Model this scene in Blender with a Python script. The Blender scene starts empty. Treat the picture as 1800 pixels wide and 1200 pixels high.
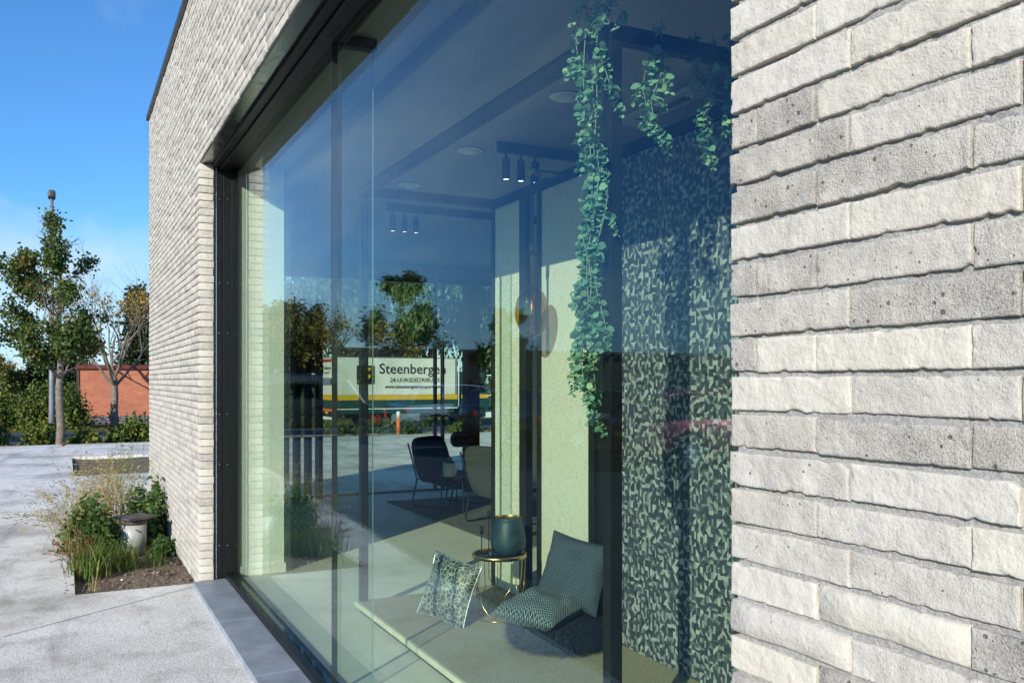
import bpy, bmesh, math, random
import numpy as np
from mathutils import Vector, Matrix, noise as mnoise
R = math.radians
random.seed(7); rng = np.random.default_rng(7)
scene = bpy.context.scene
col = scene.collection

# ------------------------------------------------------------------ camera
EYE = 1.70
THETA = math.atan((900-112)/1550.0)          # facade direction against the view axis
cam_d = bpy.data.cameras.new('camera'); cam = bpy.data.objects.new('camera', cam_d); col.objects.link(cam)
cam.location = (0, 0, EYE)
vd = Vector((-math.cos(THETA), math.sin(THETA), 0))
cam.rotation_euler = vd.to_track_quat('-Z', 'Y').to_euler()
cam_d.sensor_width = 36; cam_d.lens = 1550/1800*36; cam_d.shift_y = 69/1800
cam_d.clip_start = 0.05; cam_d.clip_end = 2000
scene.camera = cam

# ------------------------------------------------------------------ sun and sky
SUN_AZ = math.atan2(0.65, -0.76)             # clockwise from +Y
SUN_EL = R(20.8)
sd = Vector((math.sin(SUN_AZ)*math.cos(SUN_EL), math.cos(SUN_AZ)*math.cos(SUN_EL), math.sin(SUN_EL)))
sl = bpy.data.lights.new('sun', 'SUN'); sl.energy = 5.0; sl.angle = R(0.5); sl.color = (1.0, 0.94, 0.84)
so = bpy.data.objects.new('sun', sl); col.objects.link(so)
so.rotation_euler = (-sd).to_track_quat('-Z', 'Y').to_euler(); so.location = (20, -20, 20)

w = bpy.data.worlds.new('World'); scene.world = w; w.use_nodes = True
nt = w.node_tree; nt.nodes.clear()
def N(nt, typ, **kw):
    n = nt.nodes.new(typ)
    for k, v in kw.items(): setattr(n, k, v)
    return n
sky = N(nt, 'ShaderNodeTexSky', sky_type='NISHITA', sun_disc=False, sun_elevation=SUN_EL, sun_rotation=SUN_AZ,
        altitude=50, air_density=1.0, dust_density=0.25, ozone_density=2.6)
bg = N(nt, 'ShaderNodeBackground'); bg.inputs[1].default_value = 0.132
tc = N(nt, 'ShaderNodeTexCoord')
sep = N(nt, 'ShaderNodeSeparateXYZ'); nt.links.new(tc.outputs['Generated'], sep.inputs[0])
ad = N(nt, 'ShaderNodeMath', operation='ADD'); ad.inputs[1].default_value = 0.16; nt.links.new(sep.outputs[2], ad.inputs[0])
mx_ = N(nt, 'ShaderNodeMath', operation='MAXIMUM'); mx_.inputs[1].default_value = 0.05; nt.links.new(ad.outputs[0], mx_.inputs[0])
dv = N(nt, 'ShaderNodeVectorMath', operation='DIVIDE'); nt.links.new(tc.outputs['Generated'], dv.inputs[0])
cb = N(nt, 'ShaderNodeCombineXYZ')
for i in range(3): nt.links.new(mx_.outputs[0], cb.inputs[i])
nt.links.new(cb.outputs[0], dv.inputs[1])
mp = N(nt, 'ShaderNodeMapping'); mp.inputs['Scale'].default_value = (0.75, 2.0, 0.6); mp.inputs['Location'].default_value = (1.7, 3.1, 0.4)
nt.links.new(dv.outputs[0], mp.inputs[0])
nz = N(nt, 'ShaderNodeTexNoise'); nz.inputs['Scale'].default_value = 0.9; nz.inputs['Detail'].default_value = 7; nz.inputs['Roughness'].default_value = 0.55
nt.links.new(mp.outputs[0], nz.inputs[0])
cr = N(nt, 'ShaderNodeValToRGB'); cr.color_ramp.elements[0].position = 0.52; cr.color_ramp.elements[1].position = 0.82
cr.color_ramp.elements[0].color = (0, 0, 0, 1); cr.color_ramp.elements[1].color = (0.55, 0.55, 0.55, 1)
lowc = N(nt, 'ShaderNodeMapRange', interpolation_type='SMOOTHSTEP'); lowc.inputs['From Min'].default_value = 0.0; lowc.inputs['From Max'].default_value = 0.26; lowc.inputs['To Min'].default_value = 0.13; lowc.inputs['To Max'].default_value = -0.01
nt.links.new(sep.outputs[2], lowc.inputs['Value'])                 # clouds gather towards the horizon
addc = N(nt, 'ShaderNodeMath', operation='ADD'); nt.links.new(nz.outputs[0], addc.inputs[0]); nt.links.new(lowc.outputs[0], addc.inputs[1])
nt.links.new(addc.outputs[0], cr.inputs[0])
mix = N(nt, 'ShaderNodeMix', data_type='RGBA'); mix.inputs['B'].default_value = (5.6, 6.2, 7.2, 1)
grade = N(nt, 'ShaderNodeMix', data_type='RGBA', blend_type='MULTIPLY'); grade.inputs['Factor'].default_value = 1.0; grade.inputs['B'].default_value = (0.50, 0.93, 1.34, 1)
nt.links.new(sky.outputs[0], grade.inputs['A'])
nt.links.new(cr.outputs[0], mix.inputs['Factor']); nt.links.new(grade.outputs['Result'], mix.inputs['A'])
# pale haze towards the horizon
hz = N(nt, 'ShaderNodeMapRange', interpolation_type='SMOOTHSTEP'); hz.inputs['From Min'].default_value = 0.20; hz.inputs['From Max'].default_value = -0.02; hz.inputs['To Min'].default_value = 0.0; hz.inputs['To Max'].default_value = 0.42
nt.links.new(sep.outputs[2], hz.inputs['Value'])
mix2 = N(nt, 'ShaderNodeMix', data_type='RGBA'); mix2.inputs['B'].default_value = (5.6, 6.2, 7.2, 1)
nt.links.new(hz.outputs[0], mix2.inputs['Factor']); nt.links.new(mix.outputs['Result'], mix2.inputs['A'])
nt.links.new(mix2.outputs['Result'], bg.inputs[0])
wo = N(nt, 'ShaderNodeOutputWorld'); nt.links.new(bg.outputs[0], wo.inputs[0])

vs = scene.view_settings
vs.view_transform = 'Standard'; vs.look = 'None'; vs.exposure = 0.17; vs.gamma = 1.0; vs.use_curve_mapping = False
scene.render.engine = 'CYCLES'
cy = scene.cycles
cy.use_denoising = True; cy.max_bounces = 10; cy.transparent_max_bounces = 24; cy.glossy_bounces = 5
cy.diffuse_bounces = 5; cy.transmission_bounces = 6; cy.sample_clamp_indirect = 8; cy.caustics_reflective = False; cy.caustics_refractive = False

# ------------------------------------------------------------------ materials
MATS = {}
def newmat(name):
    m = bpy.data.materials.new(name); m.use_nodes = True; t = m.node_tree; t.nodes.clear()
    out = N(t, 'ShaderNodeOutputMaterial'); b = N(t, 'ShaderNodeBsdfPrincipled'); t.links.new(b.outputs[0], out.inputs[0])
    MATS[name] = m
    return m, t, b, out
def L(t, a, b): t.links.new(a, b)
def noise_n(t, vec, scale, detail=4, rough=0.55, dist=0.0):
    n = N(t, 'ShaderNodeTexNoise'); n.inputs['Scale'].default_value = scale; n.inputs['Detail'].default_value = detail
    n.inputs['Roughness'].default_value = rough; n.inputs['Distortion'].default_value = dist
    L(t, vec, n.inputs['Vector']); return n.outputs[0]
def ramp(t, fac, stops):
    r = N(t, 'ShaderNodeValToRGB'); e = r.color_ramp.elements
    while len(e) < len(stops): e.new(0.5)
    for i, (p, c) in enumerate(stops):
        e[i].position = p; e[i].color = (c[0], c[1], c[2], 1) if not isinstance(c, (int, float)) else (c, c, c, 1)
    L(t, fac, r.inputs[0]); return r.outputs[0]
def mixc(t, f, a, b, mode='MIX'):
    m = N(t, 'ShaderNodeMix', data_type='RGBA', blend_type=mode)
    for s, v in (('Factor', f), ('A', a), ('B', b)):
        if hasattr(v, 'links'): L(t, v, m.inputs[s])
        elif s == 'Factor': m.inputs[s].default_value = v
        else: m.inputs[s].default_value = (v[0], v[1], v[2], 1)
    return m.outputs['Result']
def math_n(t, op, a, b=0.0, c=0.0, clamp=False):
    m = N(t, 'ShaderNodeMath', operation=op); m.use_clamp = clamp
    for i, v in enumerate((a, b, c)):
        if hasattr(v, 'links'): L(t, v, m.inputs[i])
        else: m.inputs[i].default_value = v
    return m.outputs[0]
def bump(t, b, h, strength=0.5, dist=0.01, prev=None):
    n = N(t, 'ShaderNodeBump'); n.inputs['Strength'].default_value = strength; n.inputs['Distance'].default_value = dist
    L(t, h, n.inputs['Height'])
    if prev is not None: L(t, prev, n.inputs['Normal'])
    L(t, n.outputs[0], b.inputs['Normal']); return n.outputs[0]
def pos(t): return N(t, 'ShaderNodeNewGeometry').outputs['Position']
def objc(t): return N(t, 'ShaderNodeTexCoord').outputs['Object']
def mat(name, c, rough=0.6, metal=0.0, var=0.15, scale=6.0, bmp=0.0, bscale=80.0, bdist=0.004, spec=0.5, world=False):
    if name in MATS: return MATS[name]
    m, t, b, o = newmat(name); v = pos(t) if world else objc(t)
    n = noise_n(t, v, scale, 5)
    lo = [x*(1-var) for x in c]; hi = [min(1, x*(1+var)) for x in c]
    L(t, ramp(t, n, [(0.3, lo), (0.7, hi)]), b.inputs['Base Color'])
    n2 = noise_n(t, v, scale*3.1, 3)
    L(t, ramp(t, n2, [(0.3, max(0.02, rough-0.08)), (0.7, min(1, rough+0.08))]), b.inputs['Roughness'])
    b.inputs['Metallic'].default_value = metal; b.inputs['Specular IOR Level'].default_value = spec
    if bmp: bump(t, b, noise_n(t, v, bscale, 4), bmp, bdist)
    return m
def emit(name, c, s):
    m, t, b, o = newmat(name); b.inputs['Base Color'].default_value = (*c, 1)
    b.inputs['Emission Color'].default_value = (*c, 1); b.inputs['Emission Strength'].default_value = s; return m

def m_brick():
    m, t, b, o = newmat('pale_brick'); p = pos(t)
    at = N(t, 'ShaderNodeAttribute', attribute_name='tint').outputs['Fac']
    rnd = N(t, 'ShaderNodeObjectInfo').outputs['Random']
    k = math_n(t, 'FRACT', math_n(t, 'ADD', at, math_n(t, 'MULTIPLY', rnd, 3.7)))
    base = ramp(t, k, [(0.0, (0.64, 0.615, 0.57)), (0.22, (0.71, 0.69, 0.645)), (0.4, (0.65, 0.625, 0.58)), (0.6, (0.72, 0.705, 0.66)), (0.78, (0.74, 0.71, 0.635)), (1.0, (0.62, 0.595, 0.56))])
    rough_mask = ramp(t, k, [(0.0, 1.0), (0.2, 0.12), (0.36, 1.0), (0.5, 0.9), (0.62, 0.06), (0.82, 0.06), (1.0, 1.0)])
    patch = ramp(t, noise_n(t, p, 14, 4), [(0.38, 0.0), (0.62, 1.0)])
    rm = math_n(t, 'MULTIPLY', rough_mask, math_n(t, 'ADD', math_n(t, 'MULTIPLY', patch, 0.65), 0.35), clamp=True)
    sp = noise_n(t, p, 330, 3, 0.7)
    gr = noise_n(t, p, 95, 4, 0.7)
    c1 = mixc(t, math_n(t, 'MULTIPLY', rm, 0.85), base, mixc(t, 1.0, base, ramp(t, sp, [(0.36, 0.40), (0.45, 0.90), (0.54, 1.0), (0.66, 1.20)]), 'MULTIPLY'))
    c2 = mixc(t, 0.6, c1, ramp(t, noise_n(t, p, 22, 5), [(0.3, (0.80, 0.78, 0.76)), (0.55, (1.0, 1.0, 1.0)), (0.75, (1.07, 1.05, 1.0))]), 'MULTIPLY')
    # scattered dark pores
    vo = N(t, 'ShaderNodeTexVoronoi'); vo.inputs['Scale'].default_value = 85; L(t, p, vo.inputs['Vector'])
    vr = N(t, 'ShaderNodeSeparateColor'); L(t, vo.outputs['Color'], vr.inputs[0])
    size = math_n(t, 'MULTIPLY', math_n(t, 'POWER', vr.outputs[0], 4.0), 0.34)
    pore = math_n(t, 'LESS_THAN', vo.outputs['Distance'], math_n(t, 'MULTIPLY', size, math_n(t, 'ADD', math_n(t, 'MULTIPLY', rough_mask, 0.85), 0.15)))
    c3 = mixc(t, math_n(t, 'MULTIPLY', pore, 0.85), c2, (0.13, 0.12, 0.115))
    stain = math_n(t, 'MULTIPLY', ramp(t, noise_n(t, p, 7.0, 3), [(0.66, 0.0), (0.78, 1.0)]), 0.35)
    c4 = mixc(t, stain, c3, (0.40, 0.385, 0.35))
    L(t, mixc(t, 1.0, c4, (0.80, 0.775, 0.73), 'MULTIPLY'), b.inputs['Base Color']); b.inputs['Roughness'].default_value = 0.92; b.inputs['Specular IOR Level'].default_value = 0.2
    h = math_n(t, 'ADD', math_n(t, 'MULTIPLY', sp, math_n(t, 'MULTIPLY', rm, 1.15)), math_n(t, 'ADD', math_n(t, 'MULTIPLY', gr, 0.45), math_n(t, 'MULTIPLY', noise_n(t, p, 30, 7, 0.58), 1.05)))
    h2 = math_n(t, 'SUBTRACT', h, math_n(t, 'MULTIPLY', pore, 0.8))
    bump(t, b, h2, 1.0, 0.006)
m_brick()
def m_mortar():
    m, t, b, o = newmat('mortar'); p = pos(t)
    L(t, ramp(t, noise_n(t, p, 120, 5, 0.7), [(0.3, (0.42, 0.41, 0.39)), (0.6, (0.64, 0.62, 0.585)), (0.8, (0.76, 0.74, 0.70))]), b.inputs['Base Color'])
    b.inputs['Roughness'].default_value = 0.95
    bump(t, b, noise_n(t, p, 150, 5, 0.75), 1.0, 0.012)
m_mortar()
def m_concrete():
    m, t, b, o = newmat('concrete'); p = pos(t)
    fine = noise_n(t, p, 85, 3, 0.8); agg = noise_n(t, p, 33, 4, 0.75); big = noise_n(t, p, 0.7, 5, 0.6); mid = noise_n(t, p, 3.3, 5, 0.65)
    c = ramp(t, fine, [(0.33, (0.45, 0.415, 0.365)), (0.47, (0.82, 0.775, 0.70)), (0.66, (0.95, 0.905, 0.83))])
    c = mixc(t, 0.75, c, ramp(t, agg, [(0.28, (0.60, 0.59, 0.58)), (0.5, (0.98, 0.98, 0.98)), (0.7, (1.12, 1.12, 1.12))]), 'MULTIPLY')
    c = mixc(t, 0.9, c, ramp(t, big, [(0.36, (0.60, 0.58, 0.56)), (0.47, (0.92, 0.92, 0.91)), (0.60, (1.08, 1.08, 1.08))]), 'MULTIPLY')
    c = mixc(t, 0.7, c, ramp(t, mid, [(0.32, (0.66, 0.65, 0.63)), (0.48, (1.0, 1.0, 1.0)), (0.8, (1.1, 1.1, 1.1))]), 'MULTIPLY')
    mps = N(t, 'ShaderNodeMapping'); mps.inputs['Scale'].default_value = (0.55, 2.6, 1); mps.inputs['Rotation'].default_value = (0, 0, 0.5); L(t, p, mps.inputs[0])
    c = mixc(t, 0.8, c, ramp(t, noise_n(t, mps.outputs[0], 1.0, 5, 0.6), [(0.34, (0.62, 0.61, 0.60)), (0.46, (1.0, 1.0, 1.0)), (0.8, (1.06, 1.06, 1.06))]), 'MULTIPLY')
    L(t, c, b.inputs['Base Color']); b.inputs['Roughness'].default_value = 0.88; b.inputs['Specular IOR Level'].default_value = 0.3
    bump(t, b, math_n(t, 'ADD', fine, math_n(t, 'MULTIPLY', agg, 0.8)), 0.8, 0.006)
m_concrete()
def m_ground(name, stops, scale, bdist, bscale=None):
    m, t, b, o = newmat(name); p = pos(t)
    n = noise_n(t, p, scale, 6, 0.7)
    c = mixc(t, 0.6, ramp(t, n, stops), ramp(t, noise_n(t, p, scale*0.12, 4), [(0.3, 0.7), (0.7, 1.2)]), 'MULTIPLY')
    L(t, c, b.inputs['Base Color']); b.inputs['Roughness'].default_value = 0.95; b.inputs['Specular IOR Level'].default_value = 0.15
    bump(t, b, noise_n(t, p, bscale or scale, 6, 0.7), 1.0, bdist)
m_ground('soil', [(0.28, (0.07, 0.052, 0.036)), (0.5, (0.22, 0.172, 0.125)), (0.72, (0.42, 0.345, 0.265))], 38, 0.04)
m_ground('mulch', [(0.3, (0.03, 0.02, 0.014)), (0.5, (0.09, 0.062, 0.042)), (0.68, (0.22, 0.13, 0.07)), (0.8, (0.36, 0.19, 0.06))], 7, 0.06)
m_ground('grass_cover', [(0.3, (0.035, 0.05, 0.012)), (0.52, (0.10, 0.115, 0.03)), (0.66, (0.26, 0.17, 0.035)), (0.8, (0.34, 0.17, 0.04))], 6, 0.05)
m_ground('asphalt', [(0.3, (0.045, 0.05, 0.058)), (0.6, (0.095, 0.105, 0.12))], 30, 0.005)
def m_glass(name, tint, ior, rough=0.0, refl_tint=(0.9, 0.95, 1.0)):
    m, t, b, o = newmat(name); t.nodes.remove(b)
    fr = N(t, 'ShaderNodeFresnel'); back = N(t, 'ShaderNodeNewGeometry').outputs['Backfacing']
    io = math_n(t, 'ADD', math_n(t, 'MULTIPLY', back, 1.0/ior-ior), ior); L(t, io, fr.inputs['IOR'])
    tr = N(t, 'ShaderNodeBsdfTransparent'); tr.inputs[0].default_value = (*tint, 1)
    gl = N(t, 'ShaderNodeBsdfGlossy'); gl.inputs['Roughness'].default_value = rough
    L(t, ramp(t, fr.outputs[0], [(0.03, refl_tint), (0.16, [(1+c)/2 for c in refl_tint]), (0.40, (0.94, 0.97, 1.0))]), gl.inputs['Color'])   # tint put into the reflection colour (blue on the window), neutral at grazing angles
    mx = N(t, 'ShaderNodeMixShader'); L(t, fr.outputs[0], mx.inputs[0]); L(t, tr.outputs[0], mx.inputs[1]); L(t, gl.outputs[0], mx.inputs[2])
    L(t, mx.outputs[0], o.inputs[0]); return m
m_glass('window_glass', (0.915, 0.98, 0.895), 1.47, 0.0, (0.34, 0.66, 1.0))
m_glass('clear_glass', (0.93, 0.97, 0.94), 1.45)
m_glass('amber_glass', (0.70, 0.52, 0.22), 1.9, 0.02, (1.0, 0.78, 0.36))
m_glass('car_glass', (0.25, 0.30, 0.30), 1.5)
mat('black_frame', (0.009, 0.0095, 0.0105), 0.45, 0.0, 0.2, 20, 0.05, spec=0.22)
mat('black_steel', (0.009, 0.0095, 0.011), 0.55, 0.0, 0.2, 12, 0.05, spec=0.3)
mat('aluminium', (0.75, 0.76, 0.78), 0.28, 1.0, 0.06, 10)
mat('dark_soffit', (0.16, 0.18, 0.17), 0.22, 0.8, 0.15, 4)
mat('bluestone', (0.25, 0.28, 0.32), 0.5, 0.0, 0.22, 5, 0.12, 60, 0.004, world=True)
mat('white_paint', (0.80, 0.80, 0.78), 0.7, 0.0, 0.04, 2, 0.05, 200, 0.001)
mat('ceiling_paint', (0.36, 0.36, 0.365), 0.8, 0.0, 0.03, 2)
mat('poured_floor', (0.70, 0.67, 0.59), 0.5, 0.0, 0.12, 1.2, 0.05, 60, 0.002, world=True)
mat('podium_carpet', (0.34, 0.29, 0.22), 0.95, 0.0, 0.4, 150, 0.6, 260, 0.004)
mat('pale_wood', (0.66, 0.60, 0.47), 0.5, 0.0, 0.1, 9)
mat('brass', (0.50, 0.37, 0.17), 0.3, 1.0, 0.12, 10)
mat('dark_upholstery', (0.02, 0.021, 0.025), 0.9, 0.0, 0.25, 30, 0.4, 240, 0.002)
mat('grey_upholstery', (0.045, 0.048, 0.048), 0.9, 0.0, 0.25, 30, 0.4, 240, 0.002)
mat('speckled_upholstery', (0.42, 0.42, 0.38), 0.9, 0.0, 0.5, 18)
mat('brown_fleece', (0.10, 0.055, 0.028), 0.95, 0.0, 0.4, 40, 0.8, 120, 0.02)
mat('white_ceramic', (0.80, 0.80, 0.74), 0.35, 0.0, 0.04, 5)
mat('cactus_skin', (0.10, 0.16, 0.05), 0.7, 0.0, 0.4, 40, 0.5, 90, 0.01)
mat('navy_fur', (0.014, 0.026, 0.058), 0.85, 0.0, 0.5, 40)
mat('black_gloss', (0.02, 0.021, 0.024), 0.08)
mat('pvc', (0.36, 0.36, 0.345), 0.5, 0.0, 0.08, 5, 0.04)
mat('slate', (0.085, 0.07, 0.062), 0.65, 0.0, 0.35, 14, 0.6, 30, 0.012)
mat('bark', (0.20, 0.165, 0.125), 0.95, 0.0, 0.4, 9, 0.8, 18, 0.03)
mat('dark_bark', (0.095, 0.078, 0.06), 0.95, 0.0, 0.4, 9, 0.8, 18, 0.03)
mat('galvanised', (0.20, 0.22, 0.245), 0.6, 0.2, 0.2, 4)
mat('lamp_head', (0.06, 0.06, 0.065), 0.5)
mat('cream_panel', (0.74, 0.73, 0.645), 0.4, 0.0, 0.12, 0.9)
mat('yellow_paint', (0.72, 0.42, 0.015), 0.4, 0.0, 0.08, 3)
mat('green_paint', (0.012, 0.055, 0.048), 0.35, 0.0, 0.15, 3)
mat('ink', (0.012, 0.013, 0.022), 0.5)
mat('red_paint', (0.45, 0.02, 0.02), 0.35)
mat('orange_paint', (0.78, 0.16, 0.02), 0.5)
mat('rubber', (0.022, 0.022, 0.023), 0.85, 0.0, 0.2, 20)
mat('plastic_black', (0.02, 0.02, 0.021), 0.6)
mat('slate_roof_trim', (0.05, 0.055, 0.062), 0.4, 0.3)
mat('hall_cladding', (0.018, 0.02, 0.025), 0.8, 0.0, 0.15, 0.8, world=True)
mat('pale_concrete', (0.55, 0.55, 0.55), 0.85, 0.0, 0.12, 4, 0.3, 60, 0.004, world=True)
mat('tree_post', (0.12, 0.055, 0.03), 0.8, 0.0, 0.2, 9)
emit('lamp_face', (1.0, 0.97, 0.9), 3.0)
emit('tail_lamp', (0.55, 0.02, 0.02), 0.0)

def m_leaf(name, stops, rough=0.55, trans=0.35):
    m, t, b, o = newmat(name)
    at = N(t, 'ShaderNodeAttribute', attribute_name='tint').outputs['Fac']
    c = ramp(t, at, stops); L(t, c, b.inputs['Base Color']); b.inputs['Roughness'].default_value = rough
    b.inputs['Specular IOR Level'].default_value = 0.35
    tl = N(t, 'ShaderNodeBsdfTranslucent'); L(t, c, tl.inputs[0])
    mx = N(t, 'ShaderNodeMixShader'); mx.inputs[0].default_value = trans
    L(t, b.outputs[0], mx.inputs[1]); L(t, tl.outputs[0], mx.inputs[2]); L(t, mx.outputs[0], o.inputs[0]); return m
m_leaf('oak_leaf', [(0.0, (0.045, 0.085, 0.018)), (0.6, (0.10, 0.155, 0.034)), (0.86, (0.17, 0.18, 0.04)), (0.95, (0.27, 0.15, 0.04)), (1.0, (0.22, 0.08, 0.03))])
m_leaf('yellow_leaf', [(0.0, (0.28, 0.20, 0.03)), (0.5, (0.48, 0.32, 0.03)), (1.0, (0.35, 0.20, 0.03))])
m_leaf('autumn_leaf', [(0.0, (0.05, 0.07, 0.018)), (0.5, (0.12, 0.125, 0.03)), (0.8, (0.34, 0.24, 0.035)), (1.0, (0.36, 0.17, 0.03))])
m_leaf('dark_leaf', [(0.0, (0.018, 0.034, 0.014)), (1.0, (0.055, 0.085, 0.03))])
m_leaf('willow_leaf', [(0.0, (0.07, 0.12, 0.05)), (0.7, (0.16, 0.23, 0.095)), (1.0, (0.34, 0.33, 0.12))])
m_leaf('hedge_leaf', [(0.0, (0.05, 0.09, 0.018)), (0.6, (0.13, 0.185, 0.035)), (1.0, (0.36, 0.33, 0.05))])
m_leaf('shrub_leaf', [(0.0, (0.035, 0.085, 0.022)), (0.7, (0.085, 0.165, 0.04)), (1.0, (0.17, 0.24, 0.055))])
m_leaf('grass_blade', [(0.0, (0.07, 0.13, 0.02)), (0.7, (0.15, 0.22, 0.04)), (1.0, (0.30, 0.28, 0.08))])
m_leaf('dry_grass', [(0.0, (0.34, 0.25, 0.09)), (0.6, (0.50, 0.40, 0.17)), (1.0, (0.36, 0.32, 0.10))])
m_leaf('russet_leaf', [(0.0, (0.20, 0.06, 0.025)), (1.0, (0.36, 0.15, 0.06))])
m_leaf('eucalyptus_leaf', [(0.0, (0.07, 0.15, 0.09)), (0.45, (0.17, 0.35, 0.25)), (0.8, (0.33, 0.52, 0.37)), (1.0, (0.45, 0.58, 0.26))], 0.5, 0.3)

def m_wallpaper():
    m, t, b, o = newmat('wallpaper'); v = objc(t)
    s = N(t, 'ShaderNodeSeparateXYZ'); L(t, v, s.inputs[0])
    nz_ = noise_n(t, v, 16, 2)
    def layer(cell, off, thr):
        x = math_n(t, 'ADD', math_n(t, 'DIVIDE', s.outputs[0], cell), off)
        z = math_n(t, 'ADD', math_n(t, 'DIVIDE', s.outputs[2], cell*1.12), off*1.7)
        # uneven columns: shift every column along z by a random amount
        fx = math_n(t, 'FLOOR', x)
        wn0 = N(t, 'ShaderNodeTexWhiteNoise', noise_dimensions='1D'); L(t, fx, wn0.inputs['W'])
        z = math_n(t, 'ADD', z, wn0.outputs['Value'])
        fz = math_n(t, 'FLOOR', z)
        cbx = N(t, 'ShaderNodeCombineXYZ'); L(t, fx, cbx.inputs[0]); L(t, fz, cbx.inputs[1])
        wn = N(t, 'ShaderNodeTexWhiteNoise', noise_dimensions='3D'); L(t, cbx.outputs[0], wn.inputs['Vector'])
        wc = N(t, 'ShaderNodeSeparateColor'); L(t, wn.outputs['Color'], wc.inputs[0])
        ax = math_n(t, 'SUBTRACT', math_n(t, 'FRACT', x), 0.5); az = math_n(t, 'SUBTRACT', math_n(t, 'FRACT', z), 0.5)
        ang = math_n(t, 'MULTIPLY', math_n(t, 'FLOOR', math_n(t, 'MULTIPLY', wc.outputs[0], 8)), math.pi/4)
        dd = math_n(t, 'ADD', math_n(t, 'MULTIPLY', ax, math_n(t, 'COSINE', ang)), math_n(t, 'MULTIPLY', az, math_n(t, 'SINE', ang)))
        return math_n(t, 'GREATER_THAN', dd, math_n(t, 'SUBTRACT', math_n(t, 'MULTIPLY', wc.outputs[1], 0.44), thr)), wc
    a, wa = layer(0.035, 0.0, 0.15); c, wcc = layer(0.0215, 0.37, 0.12)
    pick = math_n(t, 'MULTIPLY', a, math_n(t, 'SUBTRACT', 1.0, math_n(t, 'MULTIPLY', math_n(t, 'GREATER_THAN', wcc.outputs[0], 0.78), 0.8)))
    grain = N(t, 'ShaderNodeTexNoise'); mpn = N(t, 'ShaderNodeMapping'); mpn.inputs['Scale'].default_value = (400, 400, 14); L(t, v, mpn.inputs[0]); L(t, mpn.outputs[0], grain.inputs['Vector']); grain.inputs['Scale'].default_value = 1
    tan = mixc(t, wa.outputs[2], (0.17, 0.185, 0.205), (0.41, 0.425, 0.435)); tan = mixc(t, 0.5, tan, ramp(t, grain.outputs[0], [(0.35, 0.65), (0.65, 1.1)]), 'MULTIPLY')
    navy = mixc(t, wcc.outputs[2], (0.018, 0.026, 0.045), (0.06, 0.075, 0.10))
    L(t, mixc(t, pick, navy, tan), b.inputs['Base Color']); b.inputs['Roughness'].default_value = 0.7
m_wallpaper()
def m_linen():
    m, t, b, o = newmat('linen_panel'); v = objc(t)
    def st(sc):
        mp_ = N(t, 'ShaderNodeMapping'); mp_.inputs['Scale'].default_value = sc; L(t, v, mp_.inputs[0]); return noise_n(t, mp_.outputs[0], 1.0, 4, 0.7)
    h = st((18, 18, 240)); vv = st((240, 240, 12))
    f = math_n(t, 'MULTIPLY', math_n(t, 'ADD', h, vv), 0.5)
    L(t, ramp(t, f, [(0.36, (0.34, 0.305, 0.24)), (0.5, (0.585, 0.56, 0.485)), (0.62, (0.67, 0.65, 0.58))]), b.inputs['Base Color']); b.inputs['Roughness'].default_value = 0.85
    bump(t, b, f, 0.4, 0.003)
m_linen()
def m_glitter():
    m, t, b, o = newmat('textured_panel'); v = objc(t)
    vo = N(t, 'ShaderNodeTexVoronoi'); vo.inputs['Scale'].default_value = 75; L(t, v, vo.inputs['Vector'])
    vo2 = N(t, 'ShaderNodeTexVoronoi'); vo2.inputs['Scale'].default_value = 180; L(t, v, vo2.inputs['Vector'])
    f = math_n(t, 'ADD', vo.outputs['Distance'], math_n(t, 'MULTIPLY', vo2.outputs['Distance'], 0.6))
    L(t, ramp(t, f, [(0.2, (0.20, 0.18, 0.12)), (0.5, (0.46, 0.43, 0.33)), (0.8, (0.72, 0.69, 0.58))]), b.inputs['Base Color'])
    b.inputs['Roughness'].default_value = 0.4; bump(t, b, f, 0.8, 0.004)
m_glitter()
def m_leopard():
    m, t, b, o = newmat('leopard_fabric'); v = N(t, 'ShaderNodeTexCoord').outputs['UV']
    vo = N(t, 'ShaderNodeTexVoronoi', feature='DISTANCE_TO_EDGE'); vo.inputs['Scale'].default_value = 14; L(t, v, vo.inputs['Vector'])
    mask = math_n(t, 'LESS_THAN', vo.outputs['Distance'], 0.065)
    n = noise_n(t, v, 3, 3)
    L(t, mixc(t, mask, (0.035, 0.04, 0.05), ramp(t, n, [(0.35, (0.22, 0.22, 0.21)), (0.65, (0.46, 0.455, 0.42))])), b.inputs['Base Color'])
    b.inputs['Roughness'].default_value = 0.45; b.inputs['Sheen Weight'].default_value = 0.3
    bump(t, b, vo.outputs['Distance'], 0.4, 0.004)
m_leopard()
def m_zigzag(name, nx, nz, amp, lo, hi, duty):
    m, t, b, o = newmat(name); v = N(t, 'ShaderNodeTexCoord').outputs['UV']
    s = N(t, 'ShaderNodeSeparateXYZ'); L(t, v, s.inputs[0])
    tri = math_n(t, 'ABSOLUTE', math_n(t, 'SUBTRACT', math_n(t, 'FRACT', math_n(t, 'MULTIPLY', s.outputs[0], nx)), 0.5))
    ph = math_n(t, 'FRACT', math_n(t, 'ADD', math_n(t, 'MULTIPLY', s.outputs[1], nz), math_n(t, 'MULTIPLY', tri, amp)))
    k = math_n(t, 'LESS_THAN', ph, duty)
    n = noise_n(t, v, 90, 2)
    L(t, mixc(t, 0.4, mixc(t, k, lo, hi), ramp(t, n, [(0.3, 0.6), (0.7, 1.2)]), 'MULTIPLY'), b.inputs['Base Color'])
    b.inputs['Roughness'].default_value = 0.9; bump(t, b, ph, 0.3, 0.003)
m_zigzag('herringbone_fabric', 13, 22, 2.2, (0.018, 0.032, 0.055), (0.22, 0.27, 0.31), 0.40)
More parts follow.
